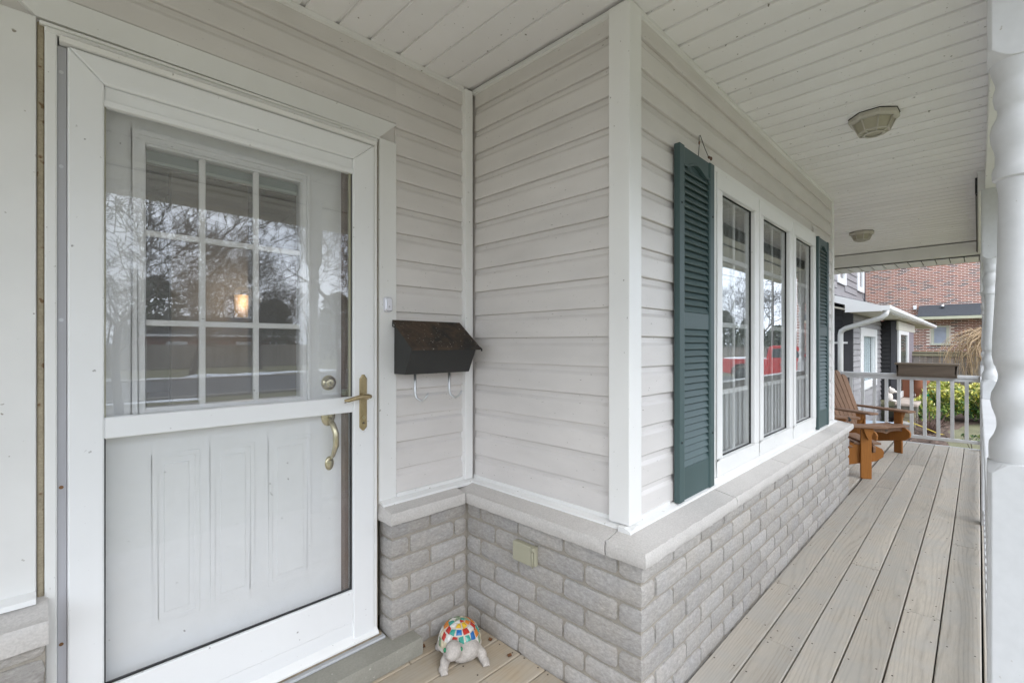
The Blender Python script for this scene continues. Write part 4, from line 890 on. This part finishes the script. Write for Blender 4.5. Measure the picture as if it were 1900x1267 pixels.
# light roof edge stones / shingle edge glinting
# upper storey
w4 = GH(MB().box(11.3, 3.51, 2.0, 25.0, 8, 6.6), 'wall', M_gsid)
lapwall(17.2, 3.508, 25.0, 0, 2.3, 5.2, .25, M_gsid, GH, w4, [(19.55, 20.95, 3.5, 5.3), (23.35, 24.75, 3.52, 5.3)], name='shake_board')
for a, zb in ((19.55, 3.5), (23.35, 3.52)):
    uw = GH(MB().box(a, 3.44, zb, a + .28, 3.56, 5.3).box(a + 1.12, 3.44, zb, a + 1.4, 3.56, 5.3).box(a + .28, 3.44, zb, a + 1.12, 3.56, zb + .2), 'window', M_nwhite, bevel=.01)
    GH(MB().box(a + .28, 3.49, zb + .2, a + 1.12, 3.50, 5.3), 'pane', M_wdark, uw)
GH(MB().box(24.93, 3.45, 2.0, 25.06, 3.52, 6.6), 'corner_post', M_csid); GH(MB().prism([(3.0, 6.6), (8.6, 6.6), (5.8, 8.4)], 'x', 11.0, 25.4), 'roof', M_shingle)
# ---- brick house
M_rbrick, n_, l_, b_ = newmat('red_brown_brick'); vec_, oi_ = coords(n_, l_)
vor = n_.new('ShaderNodeTexWhiteNoise'); vor.noise_dimensions = '3D'
geo = n_.new('ShaderNodeAttribute'); geo.attribute_name = 'tone'
c_ = ramp(n_, l_, geo.outputs['Fac'], [(0, (.30, .10, .06)), (.25, (.38, .15, .09)), (.5, (.25, .085, .055)), (.7, (.35, .16, .10)), (.88, (.10, .055, .05)), (1, (.13, .10, .095))])
c_ = mixc(n_, l_, c_, ramp(n_, l_, noise_n(n_, l_, vec_, 18, 4), [(.3, (.7, .7, .7)), (.7, (1.1, 1.1, 1.1))]), 1, 'MULTIPLY'); l_.new(c_, b_.inputs['Base Color']); b_.inputs['Roughness'].default_value = .9
M_rmort = pm('pale_pink_mortar', (.80, .72, .66), .95, .1, 10)
XB = 28.5
bh = thing('brick_house', (XB, 1.0, GZ), 0, 'two storey red brick house behind the wooden fence', 'house')
def BH(mb, name, m, par=None, **k):
    mb.v = [(x - XB, y - 1.0, z - GZ) for x, y, z in mb.v]; return mb.build(name, m, par or bh, **k)
bw = BH(MB().box(XB + .004, -5.0, GZ, XB + 9, 12.0, 7.6), 'wall', M_rmort)
br = MB(); tones = []; rbk = random.Random(8); z = GZ + .01; row = 0
while z < 7.5:
    y = -4.98 + (.115 if row % 2 else 0)
    while y < 9.6:
        if not (.80 < y + .1 < 1.63 and 1.28 < z < 2.2): 
            br.box(XB - rbk.uniform(0, .004), y, z, XB + .02, y + .212, z + .0515); t_ = rbk.random(); tones += [t_] * 6
        y += .230
    z += .0735; row += 1
bo_ = BH(br, 'brick_courses', M_rbrick, bw, fix=False); tag(bo_, kind='stuff')
at = bo_.data.attributes.new('tone', 'FLOAT', 'FACE'); at.data.foreach_set('value', tones)
BH(MB().prism([(XB - 1.0, 2.52), (XB - 1.02, 2.58), (XB - .004, 3.12), (XB - .004, 2.52)], 'y', -4.5, 1.93), 'lower_roof', M_shingle)
BH(MB().box(XB - 1.04, -4.5, 2.44, XB - .98, 1.96, 2.56), 'fascia', pm('pale_olive_fascia', (.45, .45, .33), .6, .1)); BH(MB().box(XB - .98, -4.5, 2.45, XB - .006, 1.9, 2.50), 'soffit_panel', M_nsoff)
bwn = BH(MB().box(XB - .06, .92, 1.34, XB + .04, 1.02, 2.2).box(XB - .06, 1.42, 1.34, XB + .04, 1.52, 2.2).box(XB - .06, 1.02, 2.12, XB + .04, 1.42, 2.2).box(XB - .08, .90, 1.30, XB + .04, 1.54, 1.40), 'window', pm('cream_window_frame', (.58, .58, .48), .6, .1), bevel=.01)
BH(MB().box(XB - .04, 1.02, 1.40, XB - .03, 1.42, 2.12), 'pane', M_wdark, bwn); BH(MB().box(XB - .018, 1.02, 1.40, XB - .008, 1.42, 2.12), 'blind', pm('pale_curtain', (.50, .52, .62), .8, .1), bwn)
BH(MB().box(XB - .12, 2.02, 2.95, XB - .005, 2.14, 3.13), 'wall_vent', M_nwhite, bevel=.01); BH(MB().lathe([(.07, .0), (.06, .10), (.02, .14)], (XB - .35, 1.12, 2.98), 10), 'roof_vent', M_steel)
BH(MB().prism([(-5.5, 7.6), (12.5, 7.6), (3.5, 10.5)], 'x', XB - .4, XB + 9.4), 'roof', M_shingle)
# ---- wooden fence between
M_fence = wood('weathered_fence', (.27, .235, .195), (.13, .105, .085), .9, 1.2, 'z', .28, .3, weather=(.30, .29, .27))
fn = thing('wooden_fence', (18.5, 0, GZ), 0, 'weathered vertical board fence in front of the brick house', 'fence')
y = -.9; kf = 0
while y < 1.62:
    tp = 1.70 if y < .12 else 1.82
    MB().box(0, 0, 0, .022, .138, tp - .12).build('board', M_fence, fn, bevel=.003).location = (random.uniform(-.004, .004), y, 0.02); y += .143
MB().box(-.05, .1, 1.70, .05, 1.65, 1.735).box(-.035, .1, 1.60, .0, 1.65, 1.68).build('cap_rail', wood('fence_cap_wood', (.30, .28, .19), (.17, .15, .1), .9, 1.2, 'y'), fn, bevel=.004)
MB().box(-.05, -.9, 1.58, .05, .08, 1.615).box(-.04, -.9, 1.00, .0, 1.62, 1.09).build('fence_rail', wood('fence_rail_wood', (.33, .30, .24), (.2, .17, .13), .9, 1.2, 'y'), fn, bevel=.004)
for yy in (-.85, .09, 1.6): MB().box(-.06, yy - .05, 0, .05, yy + .05, 1.86).build('fence_post', M_fence, fn, bevel=.006)
# ------------------------------------------------------------------ planting between the houses
mbd = MB(); n1, n2 = 44, 22; vs = []
for a in range(n1 + 1):
    for b in range(n2 + 1):
        x = 10.0 + 8.3 * a / n1; y = .42 - .9 * max(0, (x - 14.6) / 3.6) + (1.28 + .9 * max(0, (x - 14.6) / 3.6)) * b / n2 + .05 * math.sin(a * .9); ed_ = min(a, n1 - a, b, n2 - b)
        vs.append((x, y, GZ + (-.02 if ed_ == 0 else .03 + .035 * noise.noise(Vector((x * 6, y * 6, 1))))))
mbd.add(vs, [(a * (n2 + 1) + b, (a + 1) * (n2 + 1) + b, (a + 1) * (n2 + 1) + b + 1, a * (n2 + 1) + b + 1) for a in range(n1) for b in range(n2)], True)
tag(mbd.build('mulch_bed', M_mulch, fix=False), 'brown bark mulch bed beside the grey house', 'mulch bed', kind='stuff')
rc = random.Random(31); chips = MB()
for k in range(2600):
    x, y = rc.uniform(10.2, 16.5), rc.uniform(.42, 1.6); a = rc.uniform(0, 6.28); L_ = rc.uniform(.015, .05); w = rc.uniform(.008, .018); z = GZ + .04 + rc.uniform(0, .03)
    c, s_ = math.cos(a), math.sin(a); dz = rc.uniform(-.015, .02)
    chips.add([(x - c * L_ - s_ * w, y - s_ * L_ + c * w, z), (x - c * L_ + s_ * w, y - s_ * L_ - c * w, z), (x + c * L_ + s_ * w, y + s_ * L_ - c * w, z + dz), (x + c * L_ - s_ * w, y + s_ * L_ + c * w, z + dz)], [(0, 1, 2, 3)])
M_chip = pm('bark_chips', (.17, .115, .085), .9, .6, 3, fine=.5, bscale=8)
tag(chips.build('bark_chips', M_chip, fix=False), 'loose bark chips on the mulch bed', 'bark chips', kind='stuff')
def leafmat(name, stops):
    m, n, l, b = newmat(name); a = n.new('ShaderNodeAttribute'); a.attribute_name = 'tone'
    l.new(ramp(n, l, a.outputs['Fac'], stops), b.inputs['Base Color']); b.inputs['Roughness'].default_value = .45; return m
def leaves(name, parent, m, pts, size, seed, up=.5):
    r_ = random.Random(seed); mb = MB(); tone = []
    for (p, bias) in pts:
        s_ = size * r_.uniform(.6, 1.25); d = Vector((r_.gauss(0, 1), r_.gauss(0, 1), r_.gauss(up, .8))).normalized(); u = d.orthogonal().normalized(); u.rotate(Matrix.Rotation(r_.uniform(0, 6.28), 3, d)); w = d.cross(u)
        p = Vector(p); mb.add([p - u * s_, p + w * s_ * .42 + d * s_ * .12, p + u * s_ * 1.0 - d * s_ * .1, p - w * s_ * .42 + d * s_ * .12], [(0, 1, 2), (0, 2, 3)]); t_ = min(1, max(0, r_.gauss(bias, .2))); tone += [t_, t_]
    o = mb.build(name, m, parent, fix=False); at = o.data.attributes.new('tone', 'FLOAT', 'FACE'); at.data.foreach_set('value', tone); tag(o, kind='stuff'); return o
M_leaf1 = leafmat('variegated_leaf', [(0, (.022, .07, .018)), (.35, (.07, .16, .03)), (.55, (.22, .28, .04)), (.75, (.55, .50, .08)), (1, (.62, .60, .28))])
M_twig = pm('brown_twig', (.12, .085, .06), .9, .3, 10)
def shrub(x, y, rx, ry, h, n, seed, label, leaf=.05):
    t = thing('shrub', (x, y, GZ), 0, label, 'shrub', 'variegated shrubs in the mulch bed'); r_ = random.Random(seed); pts = []
    while len(pts) < n:
        a = Vector((r_.uniform(-1, 1), r_.uniform(-1, 1), r_.uniform(-1, 1)))
        L_ = a.length
        if L_ > 1 or L_ < .45: continue
        p = Vector((a.x * rx, a.y * ry, h * .53 + a.z * h * .5)); k_ = noise.noise(p * 3.2 + Vector((seed, 0, 0)))
        if k_ < -.12 and L_ > .7: continue
        if p.z < .05: continue
        pts.append((p * (1 + .12 * k_), .46 + .30 * (a.z) + .35 * k_))
    leaves('leaves', t, M_leaf1, pts, leaf, seed)
    tw = MB()
    for k in range(26):
        a = r_.uniform(0, 6.28); tw.tube([(r_.uniform(-.1, .1), r_.uniform(-.1, .1), 0), (math.cos(a) * rx * .35, math.sin(a) * ry * .35, h * .4), (math.cos(a) * rx * .75, math.sin(a) * ry * .75, h * r_.uniform(.5, .85))], [.012, .008, .003], 5, cap=False)
    tw.build('stem', M_twig, t, fix=False); return t
shrub(16.0, .62, .75, .48, 1.00, 3800, 1, 'yellow and green leafy shrub behind the planter end of the railing', .05)
shrub(16.4, -.15, .8, .55, .98, 3800, 2, 'yellow and green leafy shrub at the street end of the bed', .05)
shrub(15.3, .98, .42, .26, .62, 1300, 3, 'low yellow and green leafy shrub near the patio', .045)
# bare multi-stem twig clump in the mulch
cl_ = thing('bare_shrub', (13.4, .72, GZ), 0, 'bare brown twiggy shrub in the bark mulch', 'shrub'); tw = MB(); r_ = random.Random(4)
for k in range(60):
    a = r_.uniform(0, 6.28); q = r_.uniform(.1, .42); tw.tube([(0, 0, 0), (math.cos(a) * q * .5, math.sin(a) * q * .5, .25), (math.cos(a) * q, math.sin(a) * q, r_.uniform(.25, .55))], [.008, .006, .003], 4, cap=False)
tw.build('stem', pm('red_brown_twig', (.16, .10, .08), .9, .3), cl_, fix=False)
# small evergreen sprig at the deck edge
sp = thing('sprig', (8.62, .03, GZ), 0, 'small dark green leafy sprig reaching over the end of the deck', 'plant'); pts = []; r_ = random.Random(6)
for k in range(70): pts.append((Vector((r_.uniform(-.02, .12), r_.uniform(-.06, .13), .64 + .12 * r_.random())), .1))
leaves('leaves', sp, M_leaf1, pts, .022, 5); MB().tube([(0.03, 0, 0), (.03, .02, .5), (.02, .05, .72)], [.008, .006, .004], 6).tube([(.03, .02, .5), (.05, .12, .74)], [.005, .003], 5).build('stem', M_twig, sp)
# weeping bare tree
M_straw = pm('straw_coloured_twig', (.44, .315, .19), .85, .3, 2)
wt = thing('weeping_tree', (17.4, -.22, GZ), 0, 'bare weeping tree with long straw coloured twigs', 'tree'); r_ = random.Random(12); tw = MB()
MB().tube([(0, 0, 0), (.04, .03, .7), (0, 0, 1.4), (.02, -.02, 2.05)], [.08, .065, .055, .045], 8).build('trunk', M_twig, wt)
for k in range(270):
    a = r_.uniform(0, 6.28); q = r_.uniform(.25, .98) ; hh = 2.10 + r_.uniform(-.22, .26); c, s_ = math.cos(a), math.sin(a)
    end = r_.uniform(.95, 1.55) if r_.random() < .75 else r_.uniform(1.5, 1.9)
    wob = lambda: r_.uniform(-.05, .05)
    P = [(0, 0, 1.95), (c * q * .45, s_ * q * .45, hh + .08 - q * .05), (c * q * .85 + wob(), s_ * q * .85 + wob(), hh - .02 - q * .12), (c * q * 1.02 + wob(), s_ * q * 1.02 + wob(), hh - .32), (c * q * 1.05 + wob(), s_ * q * 1.05 + wob(), max(end, hh - .75)), (c * q * 1.0 + 2 * wob(), s_ * q + 2 * wob(), end)]
    tw.tube(P, [.011, .009, .007, .0055, .0045, .003], 4, cap=False)
tag(tw.build('weeping_twigs', M_straw, wt, fix=False), kind='stuff')
# ------------------------------------------------------------------ small things by the grey house
ur = thing('urn', (16.2, 1.05, -.05), 0, 'tall terracotta urn on the grey house patio', 'urn'); M_terra = pm('terracotta', (.30, .115, .06), .8, .2, 8)
MB().lathe([(.10, 0), (.13, .03), (.11, .07), (.17, .20), (.19, .30), (.16, .42), (.17, .46), (.15, .48)], (0, 0, 0), 18).build('pot', M_terra, ur)
cr = thing('crate', (16.25, 1.32, -.05), 0, 'reddish wooden crate standing beside the urn', 'crate')
MB().box(-.12, -.12, 0, .12, .12, .62).build('box', wood('crate_wood', (.24, .09, .05), (.12, .05, .03), .7, 1, 'z'), cr, bevel=.01); MB().box(-.14, -.14, .62, .14, .14, .66).build('lid', M_roomwood, cr)
ss = thing('garden_statue', (14.6, 1.55, -.05), 0, 'small white plaster animal statue by the black siding', 'statue'); b_ = MB(); b_.ell((0, 0, .12), (.09, .08, .12)); b_.ell((.0, -.05, .27), (.07, .075, .07)); b_.ell((0, -.12, .25), (.03, .04, .03)); b_.ell((.05, -.02, .33), (.02, .02, .04)); b_.ell((-.05, -.02, .33), (.02, .02, .04)); b_.ell((0, -.09, .03), (.08, .06, .03))
b_.build('body', pm('plaster', (.68, .62, .56), .8, .15), ss)
fr_ = thing('garden_frog', (15.6, .93, -.05), 0, 'bright green glazed frog ornament at the patio edge', 'ornament'); b_ = MB(); b_.ell((0, 0, .07), (.10, .09, .07)); b_.ell((-.06, 0, .14), (.06, .07, .05)); b_.ell((-.07, .04, .19), (.02, .02, .02)); b_.ell((-.07, -.04, .19), (.02, .02, .02)); b_.ell((-.03, .09, .03), (.07, .03, .03)); b_.ell((-.03, -.09, .03), (.07, .03, .03)); b_.build('body', pm('green_glaze', (.02, .30, .14), .15, .1), fr_)
hs_ = tag(MB().tube([(13.1, 1.08, GZ + .30), (13.15, .90, GZ + .23), (13.2, .74, GZ + .15), (13.25, .60, GZ + .08), (13.3, .5, GZ + .06)], .011, 6).build('hose', pm('yellow_hose', (.55, .42, .05), .4, .1)), 'straight yellow garden hose over the mulch', 'hose', kind='thing')
bn = thing('storage_bin', (12.0, 1.42, GZ), R(10), 'dark storage bin with pale blue lid behind the railing', 'bin'); MB().prism([(-.20, 0), (.20, 0), (.24, .30), (-.24, .30)], 'x', -.3, .3).build('box', pm('navy_plastic', (.02, .03, .055), .4, .1), bn, bevel=.01); MB().box(-.32, -.26, .30, .32, .26, .35).build('lid', pm('pale_blue_plastic', (.38, .45, .52), .4, .05), bn, bevel=.012)
lw = thing('low_bed_wall', (14.1, 1.2, GZ), 0, 'low stacked timber edging below the patio', 'edging')
for k in range(3): MB().box(-.05, -.18, .13 * k, .06, .18, .13 * k + .12).build('timber', wood('green_old_timber', (.24, .21, .14), (.13, .11, .07), .9, 1, 'y'), lw, bevel=.01)
# ================================================================== ACROSS THE STREET AND THE DRIVEWAY (seen in the glass)
M_bark = pm('grey_bark', (.11, .095, .085), .95, .3, 8, fine=.3, bscale=40, bmp=.6)
def tree(x, y, h, seed, label, spread=.62, r0=.16, depth=6, first=.25, group='bare trees along the street'):
    t = thing('bare_tree', (x, y, GZ), 0, label, 'tree', group); r_ = random.Random(seed); tr = MB(); cr_ = MB()
    def grow(p, d, L_, rad, lev):
        q = p; pts = [p]; rs = [rad]; n = 3
        for k in range(n):
            d = (d + Vector((r_.gauss(0, .13), r_.gauss(0, .13), r_.gauss(.03, .08)))).normalized(); q = q + d * L_ / n; pts.append(q); rs.append(rad * (1 - .35 * (k + 1) / n))
        (tr if lev < 1 else cr_).tube(pts, rs, 7 if lev < 2 else 4 if lev < 4 else 3, cap=False)
        if lev >= depth: return
        m_ = 3 if lev < 2 else 4
        for k in range(m_):
            a = d.orthogonal().normalized(); a.rotate(Matrix.Rotation(6.283 * (k + r_.random() * .6) / m_, 3, d)); nd = (d * (1 - spread * r_.uniform(.6, 1)) + a * spread * r_.uniform(.7, 1.1) + Vector((0, 0, .12))).normalized()
            grow(pts[-1] if k < 2 else pts[2], nd, L_ * r_.uniform(.60, .84), max(.011, rs[-1] * r_.uniform(.5, .72)), lev + 1)
    grow(Vector((0, 0, 0)), Vector((0, 0, 1)), h * first, r0, 0)
    tr.build('trunk', M_bark, t, fix=False); tag(cr_.build('crown', M_bark, t, fix=False), kind='stuff'); return t
tree(-5.2, -12.4, 13, 5, 'large bare tree on the near lawn left of the path', .62, .22, 6, .2)
tree(7.5, -12.2, 12, 9, 'large bare tree on the near lawn right of the path', .62, .19, 6, .2)
tree(-13, -32, 15, 14, 'bare tree left of the bungalow across the street', .6, .2)
tree(0.5, -38, 14, 15, 'tall bare tree beside the bungalow across the street', .6, .22)
tree(12, -36, 12, 16, 'bare tree right of the bungalow across the street', .62, .2)
tree(48, -12.5, 11, 17, 'round bare tree far along the near side of the street', .66, .2)
tree(74, -24.5, 10, 19, 'bare tree far down the street beyond the pole', .6, .16, 5)
tree(-4.5, -31, 14, 41, 'bare tree on the far verge nearly opposite the door', .62, .2, 6, .22)
tree(6.5, -30.5, 13, 43, 'bare tree on the far verge opposite the porch post', .62, .2, 6, .22)
tree(1.5, -13.0, 11, 47, 'slender bare tree on the near lawn opposite the door', .6, .12, 6, .22)
# the far wood behind the gardens reads as one brown mass
wd_ = MB(); r_ = random.Random(77)
for k in range(420):
    x = r_.uniform(-75, 95); y = -58 - r_.uniform(0, 14); h = r_.uniform(4.5, 10); p = Vector((x, y, GZ)); wd_.tube([p, p + Vector((r_.gauss(0, .4), 0, h * .5)), p + Vector((r_.gauss(0, .9), 0, h))], [.16, .10, .03], 4, cap=False)
    for q in range(26):
        b = p + Vector((0, 0, h * r_.uniform(.15, .95))); wd_.tube([b, b + Vector((r_.gauss(0, .9), r_.gauss(0, .6), r_.uniform(.3, 1.6)))], [.05, .015], 3, cap=False)
tag(wd_.build('far_wood', M_bark, fix=False), 'bare brown wood beyond the houses across the street', 'wood', kind='stuff')
M_pine = leafmat('dark_conifer', [(0, (.03, .042, .022)), (.6, (.07, .085, .045)), (1, (.12, .125, .07))])
def conifer(x, y, h, w, seed, label):
    t = thing('conifer', (x, y, GZ), 0, label, 'tree', 'dark conifers in the distance'); r_ = random.Random(seed); pts = []
    for k in range(1500):
        z = r_.random() ** .8; a = r_.uniform(0, 6.28); q = w * math.sqrt(max(0, 1 - z ** 2.2)) * (.35 + .65 * r_.random() ** .5) * (1 + .35 * noise.noise(Vector((a * 1.3, z * 5, seed)))); pts.append((Vector((q * math.cos(a), q * math.sin(a), .3 + z * h)), .35 + .4 * noise.noise(Vector((q * 3, a, z * 6)))))
    leaves('foliage', t, M_pine, pts, .30, seed, 0); MB().tube([(0, 0, 0), (0, 0, h * .9)], [.16, .03], 7).build('trunk', M_bark, t)
k = 0
for (x, y, h, w) in [(60, -11, 4.2, 1.9), (62, -15, 3.8, 1.8), (63, -18.5, 5.0, 1.9), (64, -22, 6.0, 2.0), (66, -26, 4.5, 2.0), (58, -7.5, 4.0, 1.8), (-20, -44, 7, 2.6), (-9, -46, 6, 2.4), (7, -47, 7.5, 2.6), (16, -45, 6, 2.4), (22, -44, 7, 2.6), (-26, -40, 6, 2.5)]:
    k += 1; conifer(x, y, h, w, 50 + k, 'dark conifer ' + ['beyond the driveway behind the utility pole', 'second along the verge beyond the utility pole', 'third along the verge beyond the utility pole', 'tallest of the row beyond the utility pole', 'low and wide at the end of the row by the road', 'closest to the houses beyond the driveway', 'left of the beige bungalow', 'behind the beige bungalow roof', 'behind the left half of the red bungalow', 'behind the right half of the red bungalow', 'right of the red bungalow', 'standing alone left of the garden fence'][k - 1]); 
# fence behind the driveway
f2 = thing('driveway_fence', (31.5, -7, GZ), 0, 'grey board fence behind the red pickup', 'fence'); me = MB().box(-.012, .003, 0.02, .012, .137, 1.75).mesh('board')
for k in range(96): 
    o = obj('board', me, M_fence, f2); o.location = (0, -5.5 + k * .14, 0)
MB().box(-.05, -5.5, 1.755, .05, 7.95, 1.79).box(.014, -5.5, .4, .05, 7.95, .5).box(.014, -5.5, 1.3, .05, 7.95, 1.4).build('fence_rail', M_fence, f2)
f3 = thing('garden_fence', (-2, -41, GZ), 0, 'dark board fence along the gardens across the street', 'fence'); me2 = MB().box(.003, -.012, 0.02, .147, .012, 1.9).mesh('board')
for k in range(280):
    o = obj('board', me2, M_fence, f3); o.location = (-21 + k * .15, 0, 0)
# bungalows across the street
def bungalow(x, y, w, d, m, label, rz=0):
    t = thing('bungalow', (x, y, GZ), rz, label, 'house', 'houses across the street'); wl_ = MB().box(-w / 2, -d / 2, 0, w / 2, d / 2, 2.8).build('wall', m, t)
    MB().prism([(-d / 2 - .5, 2.75), (d / 2 + .5, 2.75), (0, 4.6)], 'x', -w / 2 - .4, w / 2 + .4).build('roof', M_shingle, t); MB().box(-w / 2 - .4, d / 2 + .505, 2.62, w / 2 + .4, d / 2 + .55, 2.80).build('fascia', M_nwhite, t)
    for xx in (-w * .32, w * .12, w * .36):
        f_ = MB().box(xx - .75, d / 2, .9, xx + .75, d / 2 + .06, 2.2).build('window_frame', M_nwhite, t); MB().box(xx - .65, d / 2 + .062, 1.0, xx + .65, d / 2 + .07, 2.1).build('pane', M_wdark, t)
    MB().box(-w * .12 - .5, d / 2, 0, -w * .12 + .5, d / 2 + .05, 2.1).build('door', M_brown, t)
bungalow(-8, -47, 13, 8, pm('beige_wall', (.33, .29, .25), .8, .1), 'beige bungalow with dark roof across the street'); bungalow(12, -49, 12, 8, pm('red_wall', (.22, .09, .07), .8, .1), 'red brick bungalow with dark roof across the street')
bungalow(60, -33, 12, 8, pm('grey_wall', (.25, .25, .26), .8, .1), 'grey bungalow far down the street')
# pole and wires
up = thing('utility_pole', (52, -12.8, GZ), 0, 'tall grey utility pole with crossed lamps down the street', 'utility pole'); MB().tube([(0, 0, 0), (0, 0, 8.6)], [.15, .10], 10).build('pole', M_bark, up)
for k, zz in enumerate((8.2, 7.2, 6.3, 5.5)): MB().tube([(0, 0, zz), (.1, -.5 - .08 * k, zz + .18), (.1, -.75, zz + .05)], .035, 6).build('arm', M_bark, up)
MB().tube([(0, 0, 8.55), (-60, -2, 7.9), (-140, -4, 8.5)], .022, 5).tube([(0, 0, 7.9), (-60, -2, 7.2), (-140, -4, 7.9)], .022, 5).tube([(0, 0, 8.55), (60, 0, 8.0)], .022, 5).build('wire', M_black, up)
# red pickup parked in the neighbouring driveway (front toward the houses, local +x forward)
M_red = pm('red_car_paint', (.55, .018, .022), .22, .05, 2); M_tyre = pm('tyre_rubber', (.018, .018, .018), .85, .1, 20); M_cglass = pm('dark_car_glass', (.035, .045, .055), .08, .1)
tk = thing('pickup_truck', (26.0, -5.0, GZ), R(80), 'red pickup truck with snow on its bed cover in the driveway', 'pickup truck')
body = MB(); hw = .96
side = [(-2.75, .55), (-2.75, 1.20), (-.55, 1.22), (-.55, 1.25), (1.05, 1.25), (2.45, 1.16), (2.75, 1.02), (2.78, .55), (2.30, .45), (2.25, .70), (2.05, .88), (1.75, .92), (1.45, .86), (1.28, .66), (1.25, .42), (-1.15, .42), (-1.2, .66), (-1.38, .86), (-1.66, .92), (-1.95, .88), (-2.12, .68), (-2.15, .48)]
body.prism(side, 'y', -hw, hw); body.build('body', M_red, tk, bevel=.03, seg=2)
MB().prism([(-.62, 1.23), (-.50, 1.80), (-.38, 1.88), (.55, 1.88), (.72, 1.80), (1.22, 1.23)], 'y', -hw + .09, hw - .09).build('cab', M_red, tk, bevel=.03, seg=2)
for sy in (-1, 1):
    w_ = MB().prism([(-.40, 1.30), (-.34, 1.74), (.20, 1.76), (.22, 1.30)], 'y', sy * (hw - .092), sy * (hw - .075)).prism([(.28, 1.30), (.26, 1.76), (.56, 1.76), (.98, 1.30)], 'y', sy * (hw - .092), sy * (hw - .075)).build('window', M_cglass, tk)
    MB().prism([(1.22, .45), (1.26, .72), (1.45, .94), (1.75, 1.0), (2.07, .94), (2.27, .74), (2.32, .45), (2.24, .45), (2.20, .70), (2.04, .86), (1.75, .92), (1.47, .86), (1.32, .66), (1.28, .45)], 'y', sy * hw, sy * (hw + .03)).build('wheel_arch', M_tyre, tk)
    MB().prism([(-2.20, .45), (-2.15, .74), (-1.97, .94), (-1.66, 1.0), (-1.36, .94), (-1.14, .72), (-1.1, .45), (-1.18, .45), (-1.22, .66), (-1.38, .86), (-1.66, .92), (-1.94, .86), (-2.09, .70), (-2.13, .45)], 'y', sy * hw, sy * (hw + .03)).build('wheel_arch', M_tyre, tk)
    MB().box(.3, sy * (hw + .001), .95, .46, sy * (hw + .025), 1.0).build('handle', M_black, tk); MB().box(-.05, sy * (hw + .001), .95, .1, sy * (hw + .025), 1.0).build('handle', M_black, tk)
    MB().box(1.0, sy * hw, 1.22, 1.18, sy * (hw + .18), 1.40).build('mirror', M_black, tk, bevel=.02)
    MB().box(-2.76, sy * (hw - .16), .85, -2.70, sy * (hw - .005), 1.15).build('tail_light', pm('tail_lens', (.3, .01, .01), .2), tk); MB().box(2.70, sy * (hw - .3), .80, 2.77, sy * (hw - .02), 1.0).build('headlight', M_cglass, tk)
    for xx in (1.75, -1.66):
        wh = thing('wheel', (xx, sy * (hw - .12), .385)); wh.parent = tk; del wh['kind']
        MB().lathe([(.22, -.12), (.35, -.12), (.385, -.08), (.385, .08), (.35, .12), (.22, .12)], (0, 0, 0), 24, 'y').build('tyre', M_tyre, wh); MB().lathe([(.225, -.10), (.21, -.122), (.10, -.09), (.06, -.12), (.01, -.12), (.01, .12), (.06, .12), (.10, .09), (.21, .122), (.225, .10)], (0, 0, 0), 14, 'y').build('rim', M_steel, wh)
MB().box(-2.86, -hw + .05, .48, -2.74, hw - .05, .68).build('bumper', M_chrome, tk, bevel=.02); MB().box(2.74, -hw + .05, .42, 2.88, hw - .05, .66).build('bumper', M_chrome, tk, bevel=.02); MB().box(-2.77, -.65, .72, -2.745, .65, 1.14).build('tailgate', M_red, tk, bevel=.01); MB().prism([(1.20, 1.27), (.74, 1.78), (.75, 1.80), (1.24, 1.27)], 'y', -hw + .16, hw - .16).build('windscreen', M_cglass, tk); MB().box(-.625, -hw + .2, 1.34, -.60, hw - .2, 1.72).build('window', M_cglass, tk)
MB().ell((-1.66, 0, 1.22), (1.05, .90, .07), None, 18, 8).build('snow_cover', M_snow, tk)
# snow cleared on the hedge line by the driveway
